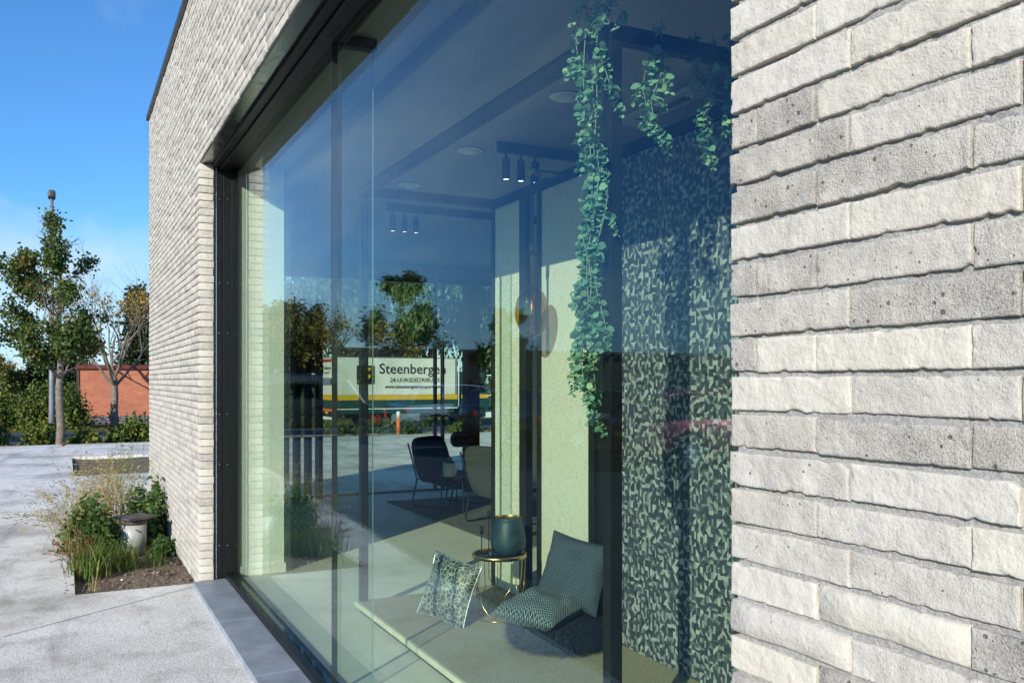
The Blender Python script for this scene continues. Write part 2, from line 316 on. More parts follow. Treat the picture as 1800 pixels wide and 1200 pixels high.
m_zigzag('chevron_fabric', 7, 26, 5.0, (0.009, 0.017, 0.036), (0.10, 0.14, 0.19), 0.36)
def m_rug():
    m, t, b, o = newmat('rug_weave'); v = objc(t)
    mp_ = N(t, 'ShaderNodeMapping'); mp_.inputs['Scale'].default_value = (3, 55, 3); L(t, v, mp_.inputs[0])
    n = noise_n(t, mp_.outputs[0], 1.0, 4, 0.7)
    L(t, ramp(t, n, [(0.36, (0.05, 0.05, 0.05)), (0.6, (0.17, 0.165, 0.15))]), b.inputs['Base Color']); b.inputs['Roughness'].default_value = 0.95
    bump(t, b, n, 0.6, 0.01)
m_rug()
def m_vase():
    m, t, b, o = newmat('patina_glass'); v = objc(t)
    n = noise_n(t, v, 9, 6, 0.65)
    L(t, ramp(t, n, [(0.35, (0.006, 0.022, 0.036)), (0.6, (0.022, 0.058, 0.085)), (0.75, (0.09, 0.145, 0.17))]), b.inputs['Base Color'])
    b.inputs['Roughness'].default_value = 0.5; b.inputs['Metallic'].default_value = 0.2; bump(t, b, n, 0.4, 0.005)
m_vase()
def m_redbrick(name, c1, c2, mort):
    m, t, b, o = newmat(name); v = objc(t)
    s = N(t, 'ShaderNodeSeparateXYZ'); L(t, v, s.inputs[0]); cbx = N(t, 'ShaderNodeCombineXYZ')
    L(t, math_n(t, 'ADD', s.outputs[0], s.outputs[1]), cbx.inputs[0]); L(t, s.outputs[2], cbx.inputs[1])
    br = N(t, 'ShaderNodeTexBrick'); L(t, cbx.outputs[0], br.inputs['Vector']); br.inputs['Scale'].default_value = 1
    br.inputs['Brick Width'].default_value = 0.30; br.inputs['Row Height'].default_value = 0.088; br.inputs['Mortar Size'].default_value = 0.010
    br.inputs['Color1'].default_value = (*c1, 1); br.inputs['Color2'].default_value = (*c2, 1); br.inputs['Mortar'].default_value = (*mort, 1)
    c = mixc(t, 0.6, br.outputs['Color'], ramp(t, noise_n(t, v, 2.2, 5), [(0.3, 0.75), (0.7, 1.2)]), 'MULTIPLY')
    L(t, c, b.inputs['Base Color']); b.inputs['Roughness'].default_value = 0.9
    bump(t, b, br.outputs['Fac'], -0.5, 0.01)
m_redbrick('red_brick', (0.56, 0.165, 0.075), (0.46, 0.12, 0.06), (0.42, 0.28, 0.20))
m_redbrick('plinth_brick', (0.05, 0.045, 0.048), (0.08, 0.07, 0.07), (0.45, 0.43, 0.40))
def carpaint(name, c):
    m = mat(name, c, 0.3, 0.25, 0.04, 2); b = [n for n in m.node_tree.nodes if n.type == 'BSDF_PRINCIPLED'][0]
    b.inputs['Coat Weight'].default_value = 1.0; b.inputs['Coat Roughness'].default_value = 0.04; return m
carpaint('car_greyblue', (0.38, 0.42, 0.48)); carpaint('car_teal', (0.03, 0.06, 0.075)); carpaint('car_black', (0.012, 0.012, 0.014)); carpaint('car_red', (0.50, 0.02, 0.03)); carpaint('van_black', (0.010, 0.012, 0.013))

# ------------------------------------------------------------------ helpers
class MB:
    def __init__(s): s.v = []; s.f = []; s.tint = None
    def add(s, v, f):
        o = len(s.v); s.v.extend([tuple(p) for p in v]); s.f.extend([tuple(i+o for i in q) for q in f]); return s
    def box(s, x0, x1, y0, y1, z0, z1):
        return s.add([(x0,y0,z0),(x1,y0,z0),(x1,y1,z0),(x0,y1,z0),(x0,y0,z1),(x1,y0,z1),(x1,y1,z1),(x0,y1,z1)],
                     [(0,3,2,1),(4,5,6,7),(0,1,5,4),(1,2,6,5),(2,3,7,6),(3,0,4,7)])
    def tube(s, pts, r, n=6, caps=True):
        pts = [Vector(p) for p in pts]; rr = r if isinstance(r, (list, tuple)) else [r]*len(pts)
        rings = []; up = None
        for i, p in enumerate(pts):
            d = (pts[min(i+1, len(pts)-1)]-pts[max(i-1, 0)])
            d = d.normalized() if d.length > 1e-9 else Vector((0, 0, 1))
            if up is None: up = d.orthogonal().normalized()
            else:
                up = up-d*up.dot(d); up = up.normalized() if up.length > 1e-6 else d.orthogonal().normalized()
            b = d.cross(up)
            rings.append([p+(up*math.cos(2*math.pi*k/n)+b*math.sin(2*math.pi*k/n))*rr[i] for k in range(n)])
        v = [q for g in rings for q in g]; f = []
        for i in range(len(pts)-1):
            for k in range(n): f.append((i*n+k, i*n+(k+1)%n, (i+1)*n+(k+1)%n, (i+1)*n+k))
        if caps: f.append(tuple(range(n))[::-1]); f.append(tuple((len(pts)-1)*n+k for k in range(n)))
        return s.add(v, f)
    def lathe(s, prof, n=24, c=(0,0,0), caps=True):
        v = [(c[0]+r*math.cos(2*math.pi*k/n), c[1]+r*math.sin(2*math.pi*k/n), c[2]+z) for r, z in prof for k in range(n)]
        f = [(i*n+k, i*n+(k+1)%n, (i+1)*n+(k+1)%n, (i+1)*n+k) for i in range(len(prof)-1) for k in range(n)]
        if caps: f.append(tuple(range(n))[::-1]); f.append(tuple((len(prof)-1)*n+k for k in range(n)))
        return s.add(v, f)
    def prism(s, poly, axis, a, b):
        # poly in the two other axes, extruded along axis from a to b
        def mk(p, q): return {'x': (q, p[0], p[1]), 'y': (p[0], q, p[1]), 'z': (p[0], p[1], q)}[axis]
        n = len(poly); v = [mk(p, a) for p in poly]+[mk(p, b) for p in poly]
        return s.add(v, [tuple(range(n)), tuple(range(2*n-1, n-1, -1))]+[(i, n+i, n+(i+1)%n, (i+1)%n) for i in range(n)])
    def build(s, name, m, parent=None, smooth=False, bevel=0.0, loc=(0,0,0), rot=(0,0,0), segs=2):
        me = bpy.data.meshes.new(name); me.from_pydata(s.v, [], s.f); me.update()
        return link(name, me, m, parent, smooth, bevel, loc, rot, segs, True)
def link(name, me, m, parent=None, smooth=False, bevel=0.0, loc=(0,0,0), rot=(0,0,0), segs=2, fix=False):
    if fix:
        bm = bmesh.new(); bm.from_mesh(me); bmesh.ops.recalc_face_normals(bm, faces=bm.faces); bm.to_mesh(me); bm.free()
    if not me.materials: me.materials.append(MATS[m] if isinstance(m, str) else m)
    if smooth: me.polygons.foreach_set('use_smooth', [True]*len(me.polygons))
    o = bpy.data.objects.new(name, me); col.objects.link(o); o.location = loc; o.rotation_euler = rot
    if parent: o.parent = parent
    if bevel:
        b = o.modifiers.new('bevel', 'BEVEL'); b.width = bevel; b.segments = segs; b.limit_method = 'ANGLE'
    return o
def box(name, m, b6, parent=None, bevel=0.0, loc=(0,0,0), rot=(0,0,0)):
    return MB().box(*b6).build(name, m, parent, False, bevel, loc, rot)
def tag(o, label=None, cat=None, group=None, kind=None):
    if label: o['label'] = label
    if cat: o['category'] = cat
    if group: o['group'] = group
    if kind: o['kind'] = kind
    return o
def thing(name, label, cat, loc=(0,0,0), rz=0.0, group=None):
    o = bpy.data.objects.new(name, None); o.empty_display_size = 0.1; col.objects.link(o)
    o.location = loc; o.rotation_euler = (0, 0, rz); return tag(o, label, cat, group)
def copy_tree(o, parent=None):
    c = o.copy(); col.objects.link(c); c.parent = parent
    for ch in list(o.children): copy_tree(ch, c)
    return c
def np_mesh(name, v, quads, tint=None, tris=False):
    k = 3 if tris else 4
    me = bpy.data.meshes.new(name); v = np.asarray(v, np.float32).reshape(-1, 3); q = np.asarray(quads, np.int32).reshape(-1, k)
    me.vertices.add(len(v)); me.vertices.foreach_set('co', v.ravel())
    me.loops.add(len(q)*k); me.loops.foreach_set('vertex_index', q.ravel())
    me.polygons.add(len(q)); me.polygons.foreach_set('loop_start', np.arange(0, len(q)*k, k, dtype=np.int32))
    me.update(calc_edges=True)
    if tint is not None:
        a = me.attributes.new('tint', 'FLOAT', 'POINT'); a.data.foreach_set('value', np.asarray(tint, np.float32))
    return me
def rounded(name, m, size, parent, loc=(0,0,0), rot=(0,0,0), lev=2, bev=0.25):
    # soft upholstered block
    bm = bmesh.new(); bmesh.ops.create_cube(bm, size=1.0)
    bmesh.ops.bevel(bm, geom=bm.edges[:], offset=bev*min(size)/max(size), segments=2, affect='EDGES')
    for v in bm.verts: v.co.x *= size[0]; v.co.y *= size[1]; v.co.z *= size[2]
    me = bpy.data.meshes.new(name); bm.to_mesh(me); bm.free()
    o = link(name, me, m, parent, True, 0, loc, rot); s = o.modifiers.new('s', 'SUBSURF'); s.levels = lev; s.render_levels = lev; return o

# ------------------------------------------------------------------ terrain
def gz(x):
    if x > -24: return 0.0
    s = min(1.0, (-24-x)/14.0); return -0.55*s*s*(3-2*s)
def sheet(name, m, xs, ys, dz, skip=(), kind='structure', wall=0.0):
    b = MB(); idx = {}
    def vid(i, j):
        if (i, j) not in idx: idx[(i, j)] = len(b.v); b.v.append((xs[i], ys[j], gz(xs[i])+dz))
        return idx[(i, j)]
    def hole(i, j):
        if not (0 <= i < len(xs)-1 and 0 <= j < len(ys)-1): return False
        cx = (xs[i]+xs[i+1])/2; cy_ = (ys[j]+ys[j+1])/2
        return any(a < cx < bb and c < cy_ < d for a, bb, c, d in skip)
    for i in range(len(xs)-1):
        for j in range(len(ys)-1):
            if hole(i, j): continue
            b.f.append((vid(i, j), vid(i+1, j), vid(i+1, j+1), vid(i, j+1)))
            if wall:
                for (di, dj, p, q) in ((-1,0,(i,j),(i,j+1)),(1,0,(i+1,j),(i+1,j+1)),(0,-1,(i,j),(i+1,j)),(0,1,(i,j+1),(i+1,j+1))):
                    if hole(i+di, j+dj) or not (0 <= i+di < len(xs)-1):
                        A = (xs[p[0]], ys[p[1]], gz(xs[p[0]])+dz); B = (xs[q[0]], ys[q[1]], gz(xs[q[0]])+dz)
                        b.add([A, B, (B[0], B[1], B[2]-wall), (A[0], A[1], A[2]-wall)], [(0,1,2,3)])
    me = bpy.data.meshes.new(name); me.from_pydata(b.v, [], b.f); me.update()
    bm = bmesh.new(); bm.from_mesh(me)
    bmesh.ops.recalc_face_normals(bm, faces=bm.faces)
    for f in bm.faces:
        if f.normal.z < -0.5: f.normal_flip()
    bm.to_mesh(me); bm.free()
    o = link(name, me, m); tag(o, kind=kind); return o
def ax(a, b, n, extra=()): return sorted(set([round(a+(b-a)*i/n, 4) for i in range(n+1)]+list(extra)))
BED1 = (-12.30, -7.82, 0.08, 1.05); BED2 = (-22.0, -17.6, 0.16, 2.3); FOOT = (-12.48, 14.0, 1.05, 9.0)
sheet('ground', 'grass_cover', ax(-700, 500, 1, [-60, -52, -46, -42, -40, -38, -36, -34, -32, -30, -28, -26, -24, 0]), ax(-600, 600, 1, [0]), -0.10)
sheet('pavement', 'concrete', ax(-28.6, 26, 1, [-27.5, -26.5, -25.5, -24.5, -24, BED1[0], BED1[1], BED2[0], BED2[1], FOOT[0], FOOT[1]]),
      ax(-1.75, 60, 1, [BED1[2], BED1[3], BED2[2], BED2[3], FOOT[3]]), 0.0, (BED1, BED2, FOOT), wall=0.12)
tag(MB().add([(-28.6, -1.64, gz(-28.6)+0.004), (-26.5, -1.52, gz(-26.5)+0.004), (-24, -1.38, 0.004), (-3.4, -0.20, 0.004), (26, -0.20, 0.004), (26, -45, 0.004), (-24, -45, 0.004), (-26.5, -45, gz(-26.5)+0.004), (-28.6, -45, gz(-28.6)+0.004)],
    [(0, 8, 7, 1), (1, 7, 6, 2), (2, 6, 5, 4, 3)]).build('parking_lot', 'asphalt'), kind='structure')
_m = bpy.data.objects['parking_lot'].data
if _m.polygons[2].normal.z < 0: _m.flip_normals()
sheet('planting_strip', 'mulch', ax(-35.2, -28.6, 6), ax(-80, 90, 1, [0]), -0.03)
sheet('road', 'asphalt', ax(-45.0, -35.35, 9), ax(-200, 220, 1, [0]), -0.06)
sheet('road_kerb', 'pale_concrete', ax(-35.35, -35.2, 1), ax(-200, 220, 1, [0]), 0.0, wall=0.1)
def soil_patch(name, r4, z, amp, m, n=40):
    x0, x1, y0, y1 = r4; ny = max(8, int(n*(y1-y0)/(x1-x0))); b = MB()
    for i in range(n+1):
        for j in range(ny+1):
            x = x0+(x1-x0)*i/n; y = y0+(y1-y0)*j/ny
            b.v.append((x, y, z+amp*(mnoise.noise(Vector((x*2.2, y*2.2, 3)))+0.5*mnoise.noise(Vector((x*7, y*7, 9))))))
    b.f = [(i*(ny+1)+j, (i+1)*(ny+1)+j, (i+1)*(ny+1)+j+1, i*(ny+1)+j+1) for i in range(n) for j in range(ny)]
    return tag(b.build(name, m, None, True), kind='structure')
soil_patch('planting_bed', (BED1[0]-.02, BED1[1]+.02, BED1[2]-.02, BED1[3]), -0.045, 0.04, 'soil', 130)
soil_patch('planting_bed', (BED2[0]-.02, BED2[1]+.02, BED2[2]-.02, BED2[3]+.02), -0.06, 0.025, 'soil', 60)
pav = bpy.data.objects['pavement']
j1 = Vector((-7.68, 0.95, 0.003)); j2 = Vector((-6.75, -0.36, 0.003)); jd = (j2-j1).normalized()*0.004; jn = Vector((-jd.y, jd.x, 0))
MB().add([j1+jn*0.8, j2+jn*0.8, j2-jn*0.8, j1-jn*0.8], [(0,1,2,3)]).build('saw_cut_joint', 'rubber', pav)
box('joint_strip', 'rubber', (-18.003, -17.997, -1.0, 0.1, 0.0022, 0.0032), pav)
box('joint_strip', 'rubber', (-12.6, -12.592, -0.7, 0.08, 0.0022, 0.0032), pav)
tag(box('kerb_slab', 'pale_concrete', (-22.5, -15.4, 2.32, 2.75, -0.05, 0.10), None, 0.006), 'pale concrete kerb slab along the far edge of the second planting bed', 'kerb')

# ------------------------------------------------------------------ the brick building
C = 0.062; ZJ = 1.7106                                 # course height, one known bed joint
def zrow(k): return ZJ+k*C
K0, KL, KT = -28, 29, 55                              # first course, lintel, top course
WX0, WX1 = -7.70, -1.158                              # window opening
FX0, FX1 = -12.5, 1.6
ZL = zrow(KL); ZT = zrow(KT); ZS = 0.045
bld = thing('showroom_building', 'pale brick showroom with a large flush window and dark roof trim', 'building', (-5, 1.0, 0))
def rel(o):                                             # keep world placement under a parent empty
    o.location = Vector(o.location)-Vector(o.parent.location); return o
def part(o): return rel(o)
mw = MB()
YM = 1.021
mw.box(FX0+0.012, WX0-0.012, YM, 1.12, -0.3, ZT-0.004)
mw.box(WX0-0.012, WX1+0.012, YM, 1.12, ZL+0.008, ZT-0.004)
mw.box(WX1+0.012, FX1, YM, 1.12, -0.3, ZT-0.004)
wall = part(mw.build('brick_wall', 'mortar', bld))
# hand-pointed mortar of the near pier: an uneven bed behind the bricks
mv = MB(); nx_, nz_2 = 190, 300; mx0, mx1, mz0, mz1 = WX1+0.014, -0.30, 0.9, 2.35
for i in range(nx_+1):
    for j in range(nz_2+1):
        x = mx0+(mx1-mx0)*i/nx_; z = mz0+(mz1-mz0)*j/nz_2
        d = 0.0085+0.005*mnoise.noise(Vector((x*9, z*14, 2)))+0.003*mnoise.noise(Vector((x*60, z*60, 5)))+0.0015*mnoise.noise(Vector((x*170, z*170, 7)))
        mv.v.append((x, 1.0+max(0.003, d), z))
mv.f = [(i*(nz_2+1)+j, (i+1)*(nz_2+1)+j, (i+1)*(nz_2+1)+j+1, i*(nz_2+1)+j+1) for i in range(nx_) for j in range(nz_2)]
mv.build('pointing', 'mortar', wall, True)
# brick list: (x0, x1, row)
bricks = []
LB = 0.2525
halves = {3: None}
def run(x0, x1, row, edges):
    xs = [x0]+[e for e in edges if x0+0.05 < e < x1-0.05]+[x1]
    for a, b in zip(xs[:-1], xs[1:]):
        if b-a > 0.03: bricks.append((a, b, row))
for k in range(K0, KT):
    typeA = (k % 2 == 0)                               # courses whose first joint sits at -0.968
    ph = (-0.968 if typeA else -0.904)
    if k in (-17, -13): pass
    e = []
    x = ph-60*LB
    rr = random.Random(k*13+5)
    while x < FX1+1:
        e.append(x)
        near = -1.2 < x < -0.5
        if near:
            if k in (-1, -5, -7) and abs(x+0.968) < 0.01: e.append(x+0.125)
            if k == 6 and abs(x+0.904) < 0.01: e.append(x+0.1175)
        elif rr.random() < 0.18: e.append(x+LB*0.5)
        x += LB
    e.sort()
    if KL <= k: run(FX0, FX1, k, e)
    else: run(FX0, WX0, k, e); run(WX1, FX1, k, e)
print('bricks', len(bricks))
def prof(Lh, r, dep, n_in, n_r, n_s):
    # folded profile from the back of one side over the front to the other side: (coordinate, depth)
    P = [(-Lh, dep*(1-i/n_s)+r*i/n_s) for i in range(n_s)]
    P += [(-Lh+r-r*math.cos(a), r-r*math.sin(a)) for a in [math.pi/2*i/n_r for i in range(n_r+1)]]
    P += [(-Lh+r+(2*Lh-2*r)*i/n_in, 0.0) for i in range(1, n_in)]
    P += [(-q[0], q[1]) for q in reversed(P[:n_s+n_r+1])]
    return P
def brick_grid(Lx, Hz, dep, r, seed, hi):
    u = prof(Lx/2, r, dep, max(4, int(Lx/0.0045)) if hi else 4, 3 if hi else 1, 4 if hi else 1)
    v = prof(Hz/2, r, dep, 12 if hi else 2, 3 if hi else 1, 4 if hi else 1)
    vs = []
    sd_ = seed*17.31
    tilt = random.Random(seed).uniform(-0.002, 0.002)
    for (x, yu) in u:
        for (z, yv) in v:
            y = max(yu, yv)
            if hi:
                fx = x/(Lx/2); fz = z/(Hz/2)
                e1 = mnoise.noise(Vector((x*13+sd_, 0.3, z*4)))*0.0009+mnoise.noise(Vector((x*60+sd_, 4.3, z*14)))*0.0008+mnoise.noise(Vector((x*190+sd_, 6.3, z*40)))*0.0009
                e2 = mnoise.noise(Vector((z*26+sd_, 7.1, x*2)))*0.0022
                chip = max(0.0, mnoise.noise(Vector((x*55+sd_, 2.2, z*55)))-0.30)*0.010*(abs(fz)**8+abs(fx)**16)
                zz = z+e1*abs(fz)-math.copysign(chip, z)+tilt*fx*0.5
                xx = x+e2*abs(fx)
                yy = y+mnoise.noise(Vector((x*11+sd_, z*11, 1.1)))*0.0022+mnoise.noise(Vector((x*45+sd_, z*45, 5.1)))*0.0010+mnoise.noise(Vector((x*130+sd_, z*130, 8.1)))*0.0008+chip*1.2
            else:
                fx = x/(Lx/2); fz = z/(Hz/2)
                zz = z+mnoise.noise(Vector((x*20+sd_, 0.3, z*4)))*0.0028*abs(fz); xx = x+mnoise.noise(Vector((z*26+sd_, 7.1, x*2)))*0.0025*abs(fx)
                yy = y+mnoise.noise(Vector((x*14+sd_, z*14, 1.1)))*0.0025
            vs.append((xx, yy, zz))
    nu, nv = len(u), len(v)
    q = [(i*nv+j, (i+1)*nv+j, (i+1)*nv+j+1, i*nv+j+1) for i in range(nu-1) for j in range(nv-1)]
    return np.array(vs), np.array(q)
def project(x, y, z):
    f = -x*math.cos(THETA)+y*math.sin(THETA); r = x*math.sin(THETA)+y*math.cos(THETA)
    if f < 0.1: return None
    return 900+1550*r/f, 669-1550*(z-EYE)/f
scored = []
for i, (a, b, k) in enumerate(bricks):
    p = project(a, 1.0, zrow(k)); q = project(b, 1.0, zrow(k+1)); area = 0
    if p and q:
        x0, x1 = sorted((p[0], q[0])); y0, y1 = sorted((p[1], q[1]))
        x0 = max(0, x0); x1 = min(1800, x1); y0 = max(0, y0); y1 = min(1200, y1)
        if x1 > x0 and y1 > y0: area = (x1-x0)*(y1-y0)
    scored.append((area, i))
scored.sort(reverse=True)
single = {i for a, i in scored[:299]}; fine = {i for a, i in scored[:120] if a > 900}
lowcache = {}
rest_v, rest_q, rest_t = [], [], []; off = 0
VJ, BJ = 0.0020, 0.0082                              # joints
for i, (a, b, k) in enumerate(bricks):
    rr = random.Random(i*7+1)
    Lx = b-a-VJ-rr.uniform(0, 0.002); H = C-(BJ if a > -3 else 0.0078)-rr.uniform(-0.001, 0.002)
    cx = (a+b)/2; cz = zrow(k)+C/2+rr.uniform(-0.0012, 0.0012); yo = 1.0+rr.uniform(-0.0025, 0.0025)
    tv = rr.random()
    if a < -3 and rr.random() < 0.6: tv = rr.choice((0.18, 0.23, 0.57, 0.66))
    if i in fine:
        v, q = brick_grid(Lx, H, 0.115, 0.0032, i, True)
        me = np_mesh('brick', v, q, np.full(len(v), tv))
        o = link('brick', me, 'pale_brick', wall, True, fix=True)
        o.location = (cx, yo, cz)
        o.rotation_euler = (0, rr.uniform(-0.004, 0.004), 0)
        continue
    key = (round(Lx, 2), rr.randrange(6))
    if key not in lowcache:
        lowcache[key] = brick_grid(key[0], C-BJ, 0.115, 0.005, hash(key) % 997, False)+({},)
    v, q, mcache = lowcache[key]
    if i in single:
        if 'm' not in mcache: mcache['m'] = np_mesh('brick', v, q, np.full(len(v), tv))
        o = link('brick', mcache['m'], 'pale_brick', wall, False, fix=False)
        o.location = (cx, yo, cz); o.scale = (Lx/key[0], 1, H/(C-BJ))
        continue
    vv = v.copy(); vv[:, 0] *= Lx/key[0]; vv[:, 2] *= H/(C-BJ); vv += np.array([cx, yo, cz])
    rest_v.append(vv); rest_q.append(q+off); off += len(v); rest_t.append(np.full(len(v), tv))
me = np_mesh('bricks', np.concatenate(rest_v), np.concatenate(rest_q), np.concatenate(rest_t))
o = link('brickwork', me, 'pale_brick', wall, False, fix=True); tag(o, kind='stuff')
# brick returns on the end wall and body of the building
part(box('end_wall', 'mortar', (FX0, FX0+0.11, 1.125, 2.30, -0.3, ZT-0.01), bld))
part(box('end_wall', 'mortar', (FX0, FX0+0.11, 6.45, 9.0, -0.3, ZT-0.01), bld))
part(box('end_wall', 'mortar', (FX0, FX0+0.11, 2.30, 6.45, 3.24, ZT-0.012), bld))
part(box('rear_wall', 'mortar', (FX0+0.11, 14.0, 8.9, 9.0, -0.3, ZT-0.01), bld))
part(box('front_wall', 'mortar', (FX1, 14.0, 1.0, 1.12, -0.3, ZT-0.01), bld))
part(box('roof', 'slate_roof_trim', (FX0+0.03, 14.0, 1.03, 8.98, ZT-0.06, ZT-0.02), bld))
part(box('roof_trim', 'slate_roof_trim', (FX0-0.025, 14.0, 0.965, 1.14, ZT-0.005, ZT+0.055), bld, 0.004))
part(box('roof_trim', 'slate_roof_trim', (FX0-0.025, FX0+0.14, 1.142, 9.0, ZT-0.005, ZT+0.055), bld, 0.004))
part(box('lintel_plate', 'dark_soffit', (WX0+0.002, WX1, 1.016, 1.105, ZL-0.002, ZL+0.006), bld))

# ------------------------------------------------------------------ window
win = thing('shop_window', 'wide black framed shop window of two tall glass panes in the brick wall', 'window', (-4.5, 1.26, 0))
YG = 1.26
def wp(o): return rel(o)
GB, GT = 0.085, 3.475
jx = -4.58
for (a, b) in ((WX0+0.03, jx-0.006), (jx+0.006, -1.06)):
    wp(box('window_pane', 'window_glass', (a, b, YG, YG+0.028, GB, GT), win))
wp(box('glass_joint', 'plastic_black', (jx-0.0055, jx+0.0055, YG+0.002, YG+0.03, GB, GT), win))
fin = wp(box('glass_fin', 'clear_glass', (jx-0.006, jx+0.006, YG+0.032, 1.484, 0.052, 3.47), win))
mat('glass_edge', (0.22, 0.32, 0.28), 0.15)
wp(box('fin_edge', 'glass_edge', (jx-0.006, jx+0.006, 1.4845, 1.4875, 0.052, 3.47), win))
wp(box('fin_bracket', 'black_frame', (jx-0.03, jx+0.03, YG+0.033, 1.50, 3.472, 3.53), win, 0.002))
wp(box('fin_bracket', 'black_frame', (jx-0.03, jx+0.03, YG+0.033, 1.50, 0.050, 0.058), win, 0.002))
# frame: left jamb with two plates, head, bottom rail
jl = wp(box('frame_jamb', 'black_frame', (WX0-0.06, WX0+0.004, 1.122, 1.19, ZS+0.002, ZL-0.004), win, 0.002))
wp(box('frame_jamb', 'black_frame', (WX0-0.06, WX0+0.022, 1.192, 1.256, ZS+0.002, ZL-0.004), win, 0.002))
wp(box('frame_jamb', 'black_frame', (WX0-0.06, WX0+0.03, YG-0.003, YG+0.05, ZS+0.002, ZL-0.004), win, 0.002))
wp(box('edge_profile', 'aluminium', (WX0-0.01, WX0+0.008, 1.134, 1.141, ZS+0.004, ZL-0.02), win))
wp(box('frame_head', 'black_frame', (WX0, WX1+0.1, 1.108, 1.165, ZL-0.028, ZL+0.05), win, 0.003))
wp(box('frame_head', 'black_frame', (WX0+0.004, WX1+0.1, 1.167, 1.215, ZL-0.045, ZL+0.05), win, 0.003))
wp(box('frame_head', 'black_frame', (WX0+0.022, WX1+0.1, 1.217, 1.33, GT, ZL+0.05), win, 0.003))
wp(box('bottom_rail', 'black_frame', (WX0+0.022, WX1+0.1, 1.208, 1.256, ZS+0.002, GB+0.008), win, 0.003))
wp(box('bottom_rail', 'black_frame', (WX0+0.03, WX1+0.1, YG-0.003, YG+0.06, ZS-0.02, GB-0.002), win, 0.003))
sc_v, sc_q = None, None
for zz in (0.32, 1.00, 1.42, 2.10, 2.52, 3.22):
    for (yy, xx) in ((1.163, WX0+0.004), (1.226, WX0+0.022)):
        b_ = MB().lathe([(0.0045, 0), (0.0045, 0.0015), (0.003, 0.0028)], 8); ob = b_.build('screw', 'aluminium', win, False, 0, (xx-win.location.x, yy-win.location.y, zz), (0, R(90), 0))
# bluestone sill: single stones
xs = [-7.70, -6.335, -5.085, -3.84, -2.59, -1.345, -1.02]
for a, b in zip(xs[:-1], xs[1:]):
    s = MB()
    y0, y1 = 0.955, 1.30
    s.add([(a+.002,y0,-0.02),(b-.002,y0,-0.02),(b-.002,y1,-0.02),(a+.002,y1,-0.02),(a+.002,y0,ZS-0.008),(b-.002,y0,ZS-0.008),(b-.002,y1,ZS),(a+.002,y1,ZS)],
          [(0,3,2,1),(4,5,6,7),(0,1,5,4),(1,2,6,5),(2,3,7,6),(3,0,4,7)])
    wp(s.build('sill_stone', 'bluestone', win, False, 0.003))

# ------------------------------------------------------------------ room shell
mat('grey_wall2', (0.26, 0.26, 0.265), 0.85, 0.0, 0.05, 2)
tag(box('floor', 'poured_floor', (FX0+0.11, 8.0, 1.30, 8.9, -0.12, 0.048)), kind='structure')
tag(box('ceiling', 'ceiling_paint', (FX0+0.12, 8.0, 1.74, 8.89, 3.42, 3.60)), kind='structure')
box_ceil = tag(box('ceiling_recess', 'ceiling_paint', (FX0+0.12, 8.0, 1.335, 1.738, 3.535, 3.60)), kind='structure')
tag(box('wall_return', 'white_paint', (WX0-0.3, WX0-0.002, 1.311, 1.70, 0.0485, 3.534)), kind='structure')
box('skirting', 'white_paint', (WX0-0.0015, WX0+0.012, 1.312, 1.715, 0.049, 0.13), bpy.data.objects['wall_return'], 0.002)
tag(box('wall_front', 'grey_wall2', (FX0+0.12, WX0-0.302, 1.125, 1.30, 0.0, 3.40)), kind='structure')
tag(box('wall_right', 'grey_wall2', (WX1+0.02, 8.0, 1.335, 1.50, 0.05, 3.41)), kind='structure')
mat('grey_wall', (0.26, 0.26, 0.265), 0.85, 0.0, 0.05, 2)
tag(box('wall_back', 'grey_wall', (FX0+0.12, 8.0, 8.0, 8.12, 0.05, 3.41)), kind='structure')
tag(box('wall_end', 'white_paint', (FX0+0.115, FX0+0.2, 6.45, 7.99, 0.05, 3.41)), kind='structure')
tag(box('wall_end', 'white_paint', (FX0+0.115, FX0+0.2, 1.31, 2.30, 0.05, 3.41)), kind='structure')
tag(box('wall_side', 'grey_wall', (7.9, 7.99, 1.51, 7.99, 0.05, 3.41)), kind='structure')

# end window looking out to the street
ew = thing('end_window', 'tall glazed end wall of the showroom with black mullions facing the street', 'window', (FX0+0.1, 4.3, 0))
xe = FX0+0.06
rel(box('window_head', 'black_frame', (xe-0.05, xe+0.12, 2.31, 6.44, 3.16, 3.235), ew, 0.003))
rel(box('window_rail', 'black_frame', (xe-0.05, xe+0.06, 2.31, 6.44, 0.0, 0.07), ew, 0.003))
ys_ = [2.31, 4.86, 4.98, 6.44]
for y in (2.31, 5.00, 5.12, 6.41):
    rel(box('mullion', 'black_frame', (xe-0.04, xe+0.05, y, y+0.03, 0.072, 3.158), ew, 0.002))
for a, b in ((2.342, 4.998), (5.152, 6.408)):
    rel(box('window_pane', 'clear_glass', (xe, xe+0.012, a, b, 0.073, 3.157), ew))

# slat screen, column near the end window
ss = thing('slat_screen', 'dark vertical slat screen standing inside the glazed end wall', 'screen', (-12.2, 3.0, 0.05))
for y in (2.66, 2.815, 2.97, 3.125):
    rel(box('slat', 'black_steel', (-12.22, -12.16, y, y+0.10, 0.051, 2.82), ss, 0.003))
rel(box('rail', 'black_steel', (-12.16, -12.13, 2.60, 3.25, 2.70, 2.76), ss, 0.003))
tag(box('column', 'tree_post', (-12.18, -12.0, 5.35, 5.56, 0.05, 3.16), None, 0.004), 'slim brown column inside the glazed end wall behind the lounge chair', 'column')

